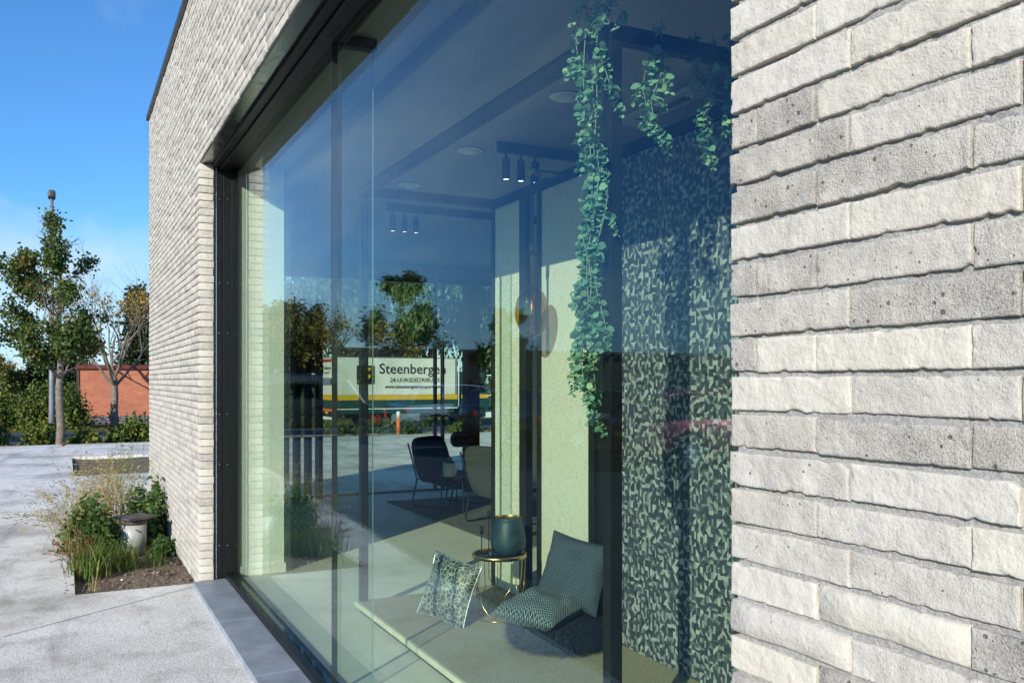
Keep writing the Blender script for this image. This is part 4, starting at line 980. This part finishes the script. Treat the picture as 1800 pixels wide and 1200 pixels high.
def make_tree(name, label, loc, h, r, kind, leafm, barkm, seed, nleaf, lsize, cat='tree', group=None, crown_w=None, trunk_bare=0.25, lean=(0, 0)):
    rg = random.Random(seed); t_ = thing(name, label, cat, loc, 0, group); segs, tips = [], []
    if kind == 'leader':                    # young tree: one straight leader with side limbs
        pts = []; n = 12
        for i in range(n+1): pts.append(Vector((lean[0]*i/n*h+0.03*math.sin(i*1.3+seed), lean[1]*i/n*h+0.03*math.sin(i*1.7), h*0.97*i/n)))
        segs.append((pts, [r*(1-0.85*(i/n)) for i in range(n+1)], 9))
        z = trunk_bare*h
        while z < 0.95*h:
            f = z/h; k = int(f*n/0.97); k = min(k, n-1); a = rg.uniform(0, 2*math.pi); w_ = crown_w*(1.0-0.75*((f-trunk_bare)/(1-trunk_bare)))*rg.uniform(.6, 1.15)
            grow(rg, pts[k].lerp(pts[k+1], 0.5), (math.cos(a), math.sin(a), 0.35), w_*0.62, r*0.36*(1-f)+0.012, 2, segs, tips, 0.75, 0.3)
            z += h*rg.uniform(0.015, 0.030)
    elif kind == 'vase':                    # forked spreading tree
        tr = [Vector((0.03*math.sin(i*2), 0.02*math.cos(i*2), h*trunk_bare*i/5)) for i in range(6)]
        segs.append((tr, [r*(1-0.2*i/5) for i in range(6)], 9))
        for k in range(8):
            a = k*0.8+rg.uniform(-.2, .2); grow(rg, tr[-1 if k % 2 else -2], (math.cos(a)*0.85, math.sin(a)*0.85, 1.0), h*(1-trunk_bare)*0.36, r*0.42, 5, segs, tips, 0.72, 0.55, 0.12)
    elif kind == 'round':
        tr = [Vector((0.1*math.sin(i), 0.1*math.cos(i*1.4), h*0.4*i/5)) for i in range(6)]
        segs.append((tr, [r*(1-0.3*i/5) for i in range(6)], 9))
        for k in range(9):
            a = k*0.7+rg.uniform(-.3, .3); up = rg.uniform(.2, 1.5); grow(rg, tr[rg.choice((2, 3, 4, 5))], (math.cos(a), math.sin(a), up), h*0.26, r*0.45, 3, segs, tips, 0.8, 0.35)
    elif kind == 'conifer':
        tr = [Vector((0, 0, h*i/8)) for i in range(9)]; segs.append((tr, [r*(1-0.95*i/8) for i in range(9)], 9))
        z = 0.06*h
        while z < h*0.98:
            w_ = crown_w*(1-z/h)**0.8
            for k in range(6):
                a = rg.uniform(0, 2*math.pi); p0 = Vector((0, 0, z)); p1 = Vector((math.cos(a)*w_, math.sin(a)*w_, z-0.12*w_)); segs.append(([p0, p0.lerp(p1, .5)+Vector((0, 0, .1)), p1], [0.03, 0.02, 0.008], 1))
                for q in (0.35, 0.55, 0.75, 0.92, 1.0): tips.append((p0.lerp(p1, q), (p1-p0).normalized()))
            z += h*0.035
    m_ = MB()
    for pts, rad, dp in segs: m_.tube(pts, rad, 8 if dp == 9 else (5 if dp > 1 else 3), False)
    m_.build('trunk', barkm, t_, True)
    if nleaf and tips:
        g = np.random.default_rng(seed); T_ = np.array([tuple(p) for p, d in tips])
        if kind == 'leader': T_ = T_[[mnoise.noise(Vector(p)*1.15+Vector((seed, 0, 0))) > 0.02 for p in T_]]
        if kind == 'vase': T_ = T_[T_[:, 2] < np.quantile(T_[:, 2], 0.45)]
        idx = g.integers(0, len(T_), nleaf)
        sp = max(0.13, lsize*1.25)
        P = T_[idx]+g.normal(size=(nleaf, 3))*sp
        D = g.normal(size=(nleaf, 3)); Nn = g.normal(size=(nleaf, 3))+np.array([0, 0, .8])
        if kind == 'willow' or leafm == 'willow_leaf':
            dr = g.random(nleaf)**1.5*1.6; P[:, 2] -= dr; D = g.normal(size=(nleaf, 3))*0.35; D[:, 2] -= 1.0
        ln = lsize*g.uniform(.6, 1.35, nleaf); br = g.random(len(T_)); ti = np.clip(br[idx]*0.7+g.random(nleaf)*0.35, 0, 1)
        tag(link('crown', leaves_mesh(name, P, D, Nn, ln, ln*(0.4 if leafm == 'willow_leaf' else 0.72), ti, 0.12), leafm, t_), kind='stuff')
    return t_
make_tree('oak_tree', 'slender young oak with dark green leaves in front of the lamp post', (-29.2, -0.10, gz(-29.2)-0.03), 6.9, 0.125, 'leader', 'oak_leaf', 'bark', 11, 12500, 0.098, crown_w=2.3, trunk_bare=0.26, lean=(0, 0.0))
lp = thing('street_lamp', 'tall grey street lamp rising behind the young oak', 'street lamp', (-31.2, -0.335, gz(-31.2)-0.03))
MB().tube([(0, 0, 0), (0, 0, 1.2), (0, 0, 7.75)], [0.11, 0.085, 0.05], 10).build('pole', 'galvanised', lp, True)
MB().box(-0.35, 0.2, -0.11, 0.11, 7.73, 7.97).build('lamp_head', 'lamp_head', lp, False, 0.06)
make_tree('maple_tree', 'half bare tree with yellow leaves in front of the red brick shed', (-50.2, 2.35, gz(-50)-0.08), 10.3, 0.20, 'vase', 'yellow_leaf', 'bark', 21, 1100, 0.13, trunk_bare=0.24)
rb = thing('red_brick_shed', 'low red brick shed with flat maroon roof edge across the road', 'building', (-55.5, 3.9, gz(-55)-0.10))
box('plinth', 'plinth_brick', (-2.5, 2.5, -3.2, 3.2, 0, 0.42), rb)
box('wall', 'red_brick', (-2.48, 2.48, -3.18, 3.18, 0.42, 2.98), rb)
mat('maroon_trim', (0.16, 0.035, 0.03), 0.5)
box('roof_edge', 'maroon_trim', (-2.62, 2.62, -3.32, 3.32, 2.98, 3.22), rb, 0.02)
MB().tube([(2.54, -3.24, 0.1), (2.54, -3.24, 2.98)], 0.045, 8).build('downpipe', 'plastic_black', rb)

# background trees, direct view
proto = {}
def bgtree(kind, label, x, y, sc, rz, group):
    if kind not in proto:
        spec = {'dark': ('round', 'dark_leaf', 'dark_bark', 31, 16000, 0.26, 9.0, 0.25, None), 'willow': ('round', 'willow_leaf', 'dark_bark', 33, 30000, 0.30, 11.0, 0.3, None),
                'autumn': ('round', 'autumn_leaf', 'dark_bark', 35, 17000, 0.17, 8.0, 0.2, None), 'bare': ('vase', 'yellow_leaf', 'dark_bark', 37, 400, 0.12, 8.5, 0.2, None),
                'fir': ('conifer', 'dark_leaf', 'dark_bark', 39, 9000, 0.26, 10.0, 0.22, 2.1), 'young': ('leader', 'oak_leaf', 'bark', 41, 13000, 0.105, 5.6, 0.09, 2.1)}[kind]
        t_ = make_tree({'dark': 'evergreen_tree', 'willow': 'willow_tree', 'autumn': 'autumn_tree', 'bare': 'bare_tree', 'fir': 'fir_tree', 'young': 'young_tree'}[kind], label, (x, y, gz(x)-0.08), spec[6], spec[7], spec[0], spec[1], spec[2], spec[3], spec[4], spec[5], crown_w=spec[8], trunk_bare=0.25, group=group)
        proto[kind] = t_
    else: t_ = copy_tree(proto[kind])
    t_.location = (x, y, gz(x)-0.08); t_.scale = (sc, sc, sc); t_.rotation_euler = (0, 0, rz); tag(t_, label, 'tree', group); return t_
B = 'trees across the road'
bgtree('willow', 'large pale green willow above the delivery truck', -60, 24, 1.35, 0, B)
bgtree('willow', 'pale willow standing behind the cab end of the truck', -64, 32, 1.5, 2.0, B)
bgtree('willow', 'pale willow standing behind the tail of the truck', -62, 18.5, 1.12, 4.0, B)
bgtree('dark', 'dark round tree seen through the glazed end wall left of the truck', -60, 13.2, 1.05, 1.0, B)
bgtree('bare', 'nearly bare tree behind the left end of the truck', -55, 16.3, 1.1, 0.5, B)
bgtree('autumn', 'yellowing tree seen low through the slat screen', -56, 10.8, 0.8, 0.4, B)
bgtree('autumn', 'yellow green tree filling the gap behind the truck box', -57, 18.6, 0.95, 2.4, B)
bgtree('fir', 'dark fir tree rising directly behind the red brick shed', -64, 4.4, 0.85, 0.0, B)
bgtree('fir', 'second dark fir beside the showroom corner behind the shed', -63, 5.9, 0.75, 1.3, B)
bgtree('dark', 'dark tree behind the left corner of the red shed', -70, -0.5, 0.62, 2.2, B)
bgtree('autumn', 'far yellow green tree at the left edge of the picture', -66, -4.2, 0.62, 3.3, B)
bgtree('autumn', 'far yellow green tree behind the hedge by the oak', -72, -2.2, 0.55, 5.2, B)
bgtree('dark', 'dark tree closing the view behind the truck cab', -72, 42, 1.7, 0.7, B)
H = 'hedge bushes across the road'
for i, (y, s, lb) in enumerate(((-4.6, 1.0, 'tall hedge bush at the left edge across the road'), (-2.9, 1.15, 'tall hedge bush second from the left across the road'), (-1.2, 1.0, 'tall hedge bush behind the young oak across the road'), (0.15, 0.9, 'hedge bush against the corner of the red shed'))):
    bush('hedge_bush', lb, (-49.5+0.4*i, y, gz(-49)-0.1), 1.2*s, 1.15*s, 2.5*s, 4500, 0.15, 'hedge_leaf', 50+i, 'hedge', 8, H, 60)
G = 'low shrubs in the planting strip'
lows = [(-30.0, -0.62, .55, .75, 'low shrub just left of the young oak trunk'), (-29.8, 0.55, .45, .5, 'low scrappy shrub right of the young oak trunk'), (-30.5, 1.5, .42, .55, 'small shrub in front of the maple trunk'), (-30.8, 2.1, .55, .95, 'leafy shrub right of the maple trunk in the strip'),
        (-33, -2.2, .8, .8, 'low shrub at the left edge of the planting strip'), (-33, 9.0, .9, .8, 'low shrub in the strip below the rear of the truck'), (-33, 10.6, .8, .7, 'low shrub in the strip under the truck tail'), (-33.2, 12.2, 1.0, .8, 'low shrub in the strip in front of the truck wheel'), (-33, 14.6, .9, .55, 'low shrub in the strip right of the orange post'), (-33, 16.8, .9, .6, 'low shrub in the strip below the truck cab'), (-33, 19.5, 1.0, .7, 'low shrub in the strip past the truck cab'), (-33.4, 7.6, .8, .9, 'low yellowish shrub in the strip seen through the slat screen')]
for i, (x, y, rx, h, lb) in enumerate(lows): bush('low_shrub', lb, (x, y, gz(x)-0.03), rx, rx, h, 1100, 0.12, 'hedge_leaf', 80+i, 'shrub', 5, G, 18)
op = thing('marker_post', 'orange and white marker post in the planting strip before the truck', 'post', (-30.6, 10.9, gz(-30.6)-0.03))
MB().lathe([(0.07, 0), (0.07, 0.62)], 14).build('orange_part', 'orange_paint', op, True)
MB().lathe([(0.0705, 0.621), (0.0705, 0.85), (0.04, 0.87)], 14).build('white_part', 'white_paint', op, True)

# fallen leaves lying on the strip and the verge, clods on the bare soil
g_ = np.random.default_rng(77); n_ = 2600
LX = np.where(g_.random(n_) < 0.45, g_.uniform(-35, -28.7, n_), g_.uniform(-50, -45.3, n_)); LY = g_.uniform(-8, 22, n_)
LP = np.stack([LX, LY, np.array([gz(x) for x in LX])+np.where(LX > -40, -0.02, -0.09)+0.012], 1)
tag(link('leaf_litter', leaves_mesh('leaf_litter', LP, g_.normal(size=(n_, 3))*np.array([1, 1, .25]), np.array([[0, 0, 1.0]])+g_.normal(size=(n_, 3))*.3, g_.uniform(.07, .16, n_), g_.uniform(.05, .10, n_), g_.random(n_), .15), 'yellow_leaf'), 'scattered yellow and brown fallen leaves along the road verge', 'fallen leaves', None, 'stuff')
cl_ = MB()
for i in range(420):
    x = random.uniform(-9.6, -7.9) if i < 330 else random.uniform(-12, -7.9); y = random.uniform(0.0, 1.0); r = 0.006+0.022*random.random()**3
    z = -0.045+0.04*(mnoise.noise(Vector((x*2.2, y*2.2, 3)))+0.5*mnoise.noise(Vector((x*7, y*7, 9))))
    if y < 0.09: z = 0.0; r *= 0.5
    b2 = bmesh.new(); bmesh.ops.create_icosphere(b2, subdivisions=1, radius=r)
    cl_.add([(x+v.co.x*random.uniform(.7, 1.3), y+v.co.y*random.uniform(.7, 1.3), z+r*0.3+v.co.z*random.uniform(.5, .9)) for v in b2.verts], [tuple(v.index for v in f.verts) for f in b2.faces]); b2.free()
tag(cl_.build('soil_clods', 'soil'), 'loose clods of earth on the planting bed by the wall', 'soil', None, 'stuff')

# ------------------------------------------------------------------ delivery truck on the road
GT0 = gz(-42)-0.06
tk = thing('delivery_truck', 'cream box truck with yellow stripe and dark green base on the road', 'truck', (-41.0, 11.4, GT0))
# local frame: x = 0 is the side facing the showroom (negative x behind it), y = forward
def tbx(n, m, *b6, bv=0.01, p=None): return box(n, m, b6, p or tk, bv)
bxp = tbx('cargo_box', 'cream_panel', -2.45, 0.0, 0.0, 6.35, 1.62, 3.42, bv=0.03)
tbx('side_stripe', 'yellow_paint', -2.455, 0.005, -0.005, 6.355, 1.38, 1.619, bv=0)
tbx('side_skirt', 'green_paint', -2.45, 0.0, 0.0, 6.35, 0.98, 1.379)
tbx('trim_line', 'white_paint', 0.006, 0.02, 0.0, 6.35, 0.93, 0.975, bv=0)
tbx('under_panel', 'green_paint', -2.40, -0.03, 0.3, 6.2, 0.72, 0.929)
for y in (0.05, 6.22): tbx('corner_post', 'galvanised', -0.03, 0.012, y, y+0.09, 1.63, 3.40, bv=0)
tbx('chassis', 'plastic_black', -1.9, -0.5, 0.1, 6.3, 0.50, 0.715)
tbx('tool_box', 'galvanised', -0.62, -0.08, 2.95, 4.35, 0.32, 0.70)
tbx('roof_edge', 'galvanised', -2.46, 0.012, -0.012, 6.36, 3.421, 3.46, bv=0)
# rear face
tbx('rear_red_band', 'red_paint', -2.40, -0.05, -0.016, -0.003, 3.22, 3.36, bv=0)
tbx('rear_grey_band', 'galvanised', -2.35, -0.1, -0.016, -0.003, 2.10, 2.45, bv=0)
tbx('rear_reflector', 'orange_paint', -2.40, -0.05, -0.02, -0.006, 0.84, 0.96, bv=0)
tbx('number_plate', 'yellow_paint', -1.5, -0.98, -0.03, -0.02, 0.72, 0.83, bv=0)
for x in (-2.36, -0.2): tbx('tail_light', 'red_paint', x, x+0.12, -0.05, -0.021, 0.84, 0.98)
tbx('underrun_bar', 'white_paint', -2.35, -0.1, 0.0, 0.06, 0.42, 0.56)
# cab
cabp = [(6.55, 0.62), (8.15, 0.62), (8.22, 1.15), (8.12, 1.72), (7.86, 2.62), (7.6, 2.78), (6.55, 2.78)]
cab = MB().prism(cabp, 'x', -2.32, -0.12).build('cab', 'green_paint', tk, False, 0.06)
MB().prism([(6.95, 1.75), (7.95, 1.75), (7.72, 2.52), (6.95, 2.52)], 'x', -0.119, -0.10).build('cab_window', 'car_glass', tk)
MB().prism([(6.62, 1.42), (8.13, 1.42), (8.1, 1.62), (6.62, 1.62)], 'x', -0.119, -0.108).build('cab_stripe', 'yellow_paint', tk)
tbx('bumper', 'white_paint', -2.34, -0.10, 8.0, 8.32, 0.42, 0.70)
MB().tube([(-0.05, 8.0, 2.58), (0.12, 8.15, 2.6), (0.14, 8.22, 2.5), (0.14, 8.22, 1.6), (-0.05, 8.0, 1.5)], 0.03, 8).build('mirror_arm', 'white_paint', tk, True)
tbx('mirror', 'plastic_black', 0.06, 0.22, 8.12, 8.2, 1.85, 2.4)
MB().tube([(0, 6.42, 1.0), (0, 6.42, 3.25), (-0.3, 6.5, 3.28)], 0.03, 8).build('rear_rail', 'white_paint', tk, True)
mat('rim_silver', (0.72, 0.73, 0.75), 0.35)
def wheel(parent, loc, r, wdt, axis='x', rim='rim_silver', spokes=10):
    t_ = MB(); n = 28
    prof_ = [(r*0.66, -wdt/2), (r*0.93, -wdt/2), (r, -wdt*0.36), (r, wdt*0.36), (r*0.93, wdt/2), (r*0.66, wdt/2)]
    t_.lathe(prof_, n, caps=False); wo_ = t_.build('tyre', 'rubber', parent, True, 0, loc, (0, R(90), 0))
    rm = MB(); rm.lathe([(r*0.67, -wdt*0.42), (r*0.67, wdt*0.42), (r*0.61, wdt*0.44), (r*0.60, -wdt*0.1)], n, caps=False)
    MB().lathe([(r*0.66, -wdt*0.15), (r*0.66, -wdt*0.05)], n).build('brake_disc', 'plastic_black', wo_)
    rm.lathe([(r*0.14, wdt*0.10), (r*0.14, wdt*0.36), (r*0.08, wdt*0.40)], 12)
    for k in range(spokes):
        a = 2*math.pi*k/spokes; c, s = math.cos(a), math.sin(a); w2 = r*0.055
        rm.add([(c*r*.1-s*w2, s*r*.1+c*w2, wdt*.34), (c*r*.1+s*w2, s*r*.1-c*w2, wdt*.34), (c*r*.63+s*w2, s*r*.63-c*w2, wdt*.40), (c*r*.63-s*w2, s*r*.63+c*w2, wdt*.40),
                (c*r*.1-s*w2, s*r*.1+c*w2, wdt*.22), (c*r*.1+s*w2, s*r*.1-c*w2, wdt*.22), (c*r*.63+s*w2, s*r*.63-c*w2, wdt*.28), (c*r*.63-s*w2, s*r*.63+c*w2, wdt*.28)], [(0,1,2,3),(7,6,5,4),(0,4,5,1),(1,5,6,2),(2,6,7,3),(3,7,4,0)])
    rm.build('rim', rim, wo_); return wo_
for y in (2.0, 7.25):
    wheel(tk, (-0.26, y, 0.46), 0.46, 0.28, spokes=8, rim='red_paint' if y < 3 else 'galvanised'); wheel(tk, (-2.2, y, 0.46), 0.46, 0.28, spokes=8, rim='galvanised')
    MB().prism([(y-0.62, 0.55), (y-0.5, 0.98), (y+0.5, 0.98), (y+0.62, 0.55), (y+0.55, 0.55), (y+0.44, 0.92), (y-0.44, 0.92), (y-0.55, 0.55)], 'x', -0.45, -0.02).build('mudguard', 'plastic_black' if y > 3 else 'red_paint', tk)
# lettering and emblem: separate flat pieces on the side panel
def text(s, size, y, z, parent, m='ink', rot=(R(90), 0, R(90)), x=0.006, off=0.0):
    cu = bpy.data.curves.new('text', 'FONT'); cu.body = s; cu.size = size; cu.extrude = 0.003; cu.offset = off; cu.resolution_u = 3
    tmp = bpy.data.objects.new('tmp', cu); col.objects.link(tmp); dg = bpy.context.evaluated_depsgraph_get(); me = bpy.data.meshes.new_from_object(tmp.evaluated_get(dg))
    me.materials.clear(); bpy.data.objects.remove(tmp)
    return link('lettering', me, m, parent, False, 0, (x, y, z), rot)
text('Steenbergen', 0.70, 2.22, 2.66, bxp, off=0.008)
text('24-UURSDISTRIBUTIE', 0.28, 2.78, 2.25, bxp, off=0.004)
text('www.steenbergentransport.com', 0.225, 2.52, 1.95, bxp, off=0.006)
em = box('emblem', 'ink', (0.002, 0.008, 1.10, 2.0, 2.14, 3.04), bxp)
S_ = [(1.52, 2.98), (1.86, 2.93), (1.62, 2.70), (1.55, 2.66), (1.80, 2.58), (1.78, 2.48), (1.50, 2.24), (1.36, 2.20), (1.40, 2.30), (1.58, 2.47), (1.40, 2.54), (1.34, 2.62), (1.36, 2.72)]
MB().prism(S_, 'x', 0.009, 0.013).build('emblem_sign', 'yellow_paint', em)
MB().prism([(1.22, 2.46), (1.40, 2.48), (1.38, 2.40), (1.24, 2.39)], 'x', 0.009, 0.013).build('emblem_mark', 'yellow_paint', em)
MB().prism([(1.16, 2.33), (1.30, 2.34), (1.28, 2.25), (1.18, 2.25)], 'x', 0.009, 0.013).build('emblem_mark', 'yellow_paint', em)
rt = text('Steenbergen', 0.24, 0, 2.92, bxp, rot=(R(90), 0, 0)); rt.location = (-1.75, -0.006, 2.86)
r2 = text('24-uursdistributie', 0.12, 0, 2.7, bxp, rot=(R(90), 0, 0)); r2.location = (-1.7, -0.006, 2.66)
box('rear_emblem', 'ink', (-2.25, -1.88, -0.008, -0.002, 2.62, 3.08), bxp)

# ------------------------------------------------------------------ what stands on the camera side (seen in the glass)
def car(label, m, loc, rz, kind='estate', group='cars parked in a row facing away from the showroom'):
    t_ = thing('parked_car', label, 'car', loc, rz, group)
    # local: y forward, length 4.6, width 1.8
    hh = {'estate': 1.46, 'suv': 1.56, 'hatch': 1.47}[kind]
    st_ = [(-2.28, 0.42, 0.86, 0.80), (-2.22, 0.30, 0.98, 0.85), (-1.5, 0.20, 1.00, 0.90), (0.0, 0.19, 0.98, 0.91), (1.0, 0.20, 0.95, 0.90), (1.75, 0.24, 0.86, 0.87), (2.15, 0.30, 0.74, 0.80), (2.30, 0.38, 0.60, 0.70)]
    if kind == 'suv': st_ = [(y, a+0.04, b+0.06, c_) for y, a, b, c_ in st_]
    V, F = [], []
    for (y, zb, zt, hw) in st_:
        zm = (zb+zt)/2
        V += [(-hw*0.88, y, zb), (-hw, y, zb+0.12), (-hw, y, zm+0.08), (-hw*0.95, y, zt), (hw*0.95, y, zt), (hw, y, zm+0.08), (hw, y, zb+0.12), (hw*0.88, y, zb)]
    for i in range(len(st_)-1):
        for k in range(8): F.append((i*8+k, i*8+(k+1) % 8, (i+1)*8+(k+1) % 8, (i+1)*8+k))
    F.append(tuple(range(8))); F.append(tuple((len(st_)-1)*8+k for k in range(8))[::-1])
    MB().add(V, F).build('body', m, t_, True, 0.03)
    zb_ = st_[3][2]-0.01; back = {'estate': -2.12, 'suv': -2.10, 'hatch': -2.05}[kind]
    gp = [(back, zb_), (back+0.28, hh-0.06), (back+0.6, hh-0.015), (-0.3, hh), (0.25, hh-0.06), (1.05, zb_-0.02)]
    V, F = [], []
    for (y, z) in gp:
        q = (z-zb_)/(hh-zb_); hw = 0.86-0.20*max(0, q); V += [(-hw, y, z), (hw, y, z)]
    n = len(gp)
    F = [(2*i, 2*i+1, 2*i+3, 2*i+2) for i in range(n-1)]+[tuple(range(0, 2*n, 2)), tuple(range(2*n-1, 0, -2))]
    MB().add(V, F).build('windows', 'car_glass', t_, False, 0.02)
    rp = MB()
    for s in (-1, 1):
        for i in range(n-1):
            pass
        line = [Vector((s*(0.868-0.20*max(0, (z-zb_)/(hh-zb_))), y, z+0.012)) for y, z in gp]
        rp.tube(line, 0.032, 6)
        for (ya, yb_) in ((-1.15, -1.05), (-0.05, 0.02)):
            rp.tube([(s*0.872, ya, zb_), (s*0.678, yb_, hh-0.015)], 0.038, 6)
    top = [(y, z) for y, z in gp[1:5]]
    for (y0, z0), (y1, z1) in zip(top[:-1], top[1:]):
        rp.add([(-0.67, y0, z0+0.012), (0.67, y0, z0+0.012), (0.67, y1, z1+0.012), (-0.67, y1, z1+0.012), (-0.67, y0, z0+0.03), (0.67, y0, z0+0.03), (0.67, y1, z1+0.03), (-0.67, y1, z1+0.03)], [(0,3,2,1),(4,5,6,7),(0,1,5,4),(1,2,6,5),(2,3,7,6),(3,0,4,7)])
    rp.build('roof', m, t_, True)
    for s in (-1, 1):
        for y in (-1.36, 1.38):
            w_ = wheel(t_, (s*0.865, y, 0.335), 0.335, 0.21)
            if s < 0: w_.rotation_euler = (0, R(-90), 0)
            MB().tube([(s*0.905, y+0.40*math.cos(a), 0.335+0.40*math.sin(a)) for a in [math.pi*i/14 for i in range(15)]], 0.03, 6).build('wheel_arch', 'plastic_black', t_, True)
        box('tail_light', 'tail_lamp', (s*0.72-0.13, s*0.72+0.13, -2.30, -2.2, 0.80, 0.95), t_, 0.02)
        box('headlight', 'aluminium', (s*0.62-0.14, s*0.62+0.14, 2.12, 2.26, 0.60, 0.72), t_, 0.02)
        box('mirror', m, (s*1.0-0.09, s*1.0+0.09, 0.62, 0.74, 0.95, 1.08), t_, 0.02)
        box('sill', 'plastic_black', (s*0.90-0.02, s*0.90+0.02, -0.95, 0.98, 0.18, 0.30), t_, 0.01)
        for y in (-0.85, 0.1): box('door_handle', 'aluminium', (s*0.925-0.012, s*0.925+0.012, y-0.09, y+0.09, 0.86, 0.885), t_, 0.004)
    box('number_plate', 'yellow_paint', (-0.26, 0.26, -2.315, -2.29, 0.62, 0.73), t_)
    return t_
car('silver blue suv reflected left of the textured panel, farthest of the parked row', 'car_greyblue', (-24.3, -8.3, gz(-24.3)), math.pi, 'suv')
car('dark teal estate car reflected across the textured panel', 'car_teal', (-21.4, -9.1, 0), math.pi, 'estate')
car('black estate car reflected beside the hanging garland', 'car_black', (-17.6, -8.9, 0), math.pi, 'estate')
car('red hatchback reflected in the patterned wallpaper, nearest of the parked row', 'car_red', (-14.1, -9.3, 0), math.pi, 'hatch')
vn = thing('parked_van', 'black van reflected at the left end of the shop window', 'van', (-31.0, -5.2, gz(-31)), math.pi)
MB().prism([(-2.4, 0.35), (2.5, 0.35), (2.55, 0.95), (1.75, 1.25), (1.15, 2.05), (0.7, 2.2), (-2.3, 2.2), (-2.45, 1.2)], 'x', -0.95, 0.95).build('body', 'van_black', vn, False, 0.08, segs=3)
for s in (-1, 1):
    MB().prism([(0.35, 1.32), (1.42, 1.32), (1.05, 1.95), (0.35, 1.95)], 'x', s*0.951, s*0.957).build('side_window', 'car_glass', vn)
    MB().prism([(-2.0, 1.35), (0.1, 1.35), (0.1, 1.95), (-2.0, 1.95)], 'x', s*0.951, s*0.957).build('side_window', 'car_glass', vn)
    for y in (-1.5, 1.6):
        w_ = wheel(vn, (s*0.86, y, 0.34), 0.34, 0.22, rim='plastic_black')
        if s < 0: w_.rotation_euler = (0, R(-90), 0)
F_ = 'trees mirrored in the shop window'
bgtree('young', 'young tree mirrored beside the glass joint above the truck tail', -33.5, -9.6, 1.12, 0.3, F_)
bgtree('young', 'young tree mirrored above the truck lettering', -33.5, -14.2, 0.90, 1.9, F_)
bgtree('autumn', 'yellowing tree mirrored behind the slat screen', -64, -12.4, 1.22, 1.1, F_)
bgtree('autumn', 'yellow green tree mirrored over the white wall return', -70, -11.6, 1.25, 2.7, F_)
bgtree('bare', 'bare branched tree mirrored left of the glass joint', -66, -15.0, 1.25, 2.0, F_)
bgtree('dark', 'dark tree mirrored low behind the black van', -76, -14.0, 1.0, 0.3, F_)
hall = thing('warehouse', 'long low dark warehouse mirrored across the shop window', 'building', (-62, -40, gz(-62)-0.1))
box('wall', 'hall_cladding', (-12, 0, -27, 25.5, 0, 4.55), hall)
box('roof_edge', 'slate_roof_trim', (-12.05, 0.08, -27.1, 25.6, 4.551, 4.75), hall, 0.02)
mat('dark_door', (0.03, 0.032, 0.036), 0.7)
for i in range(6): box('roller_door', 'dark_door', (0.002, 0.05, -22+i*8, -18.5+i*8, 0.05, 3.4), hall, 0.01)
print('objects', len(bpy.data.objects), 'tris', sum(len(o.data.polygons)*2 for o in bpy.data.objects if o.type == 'MESH'))
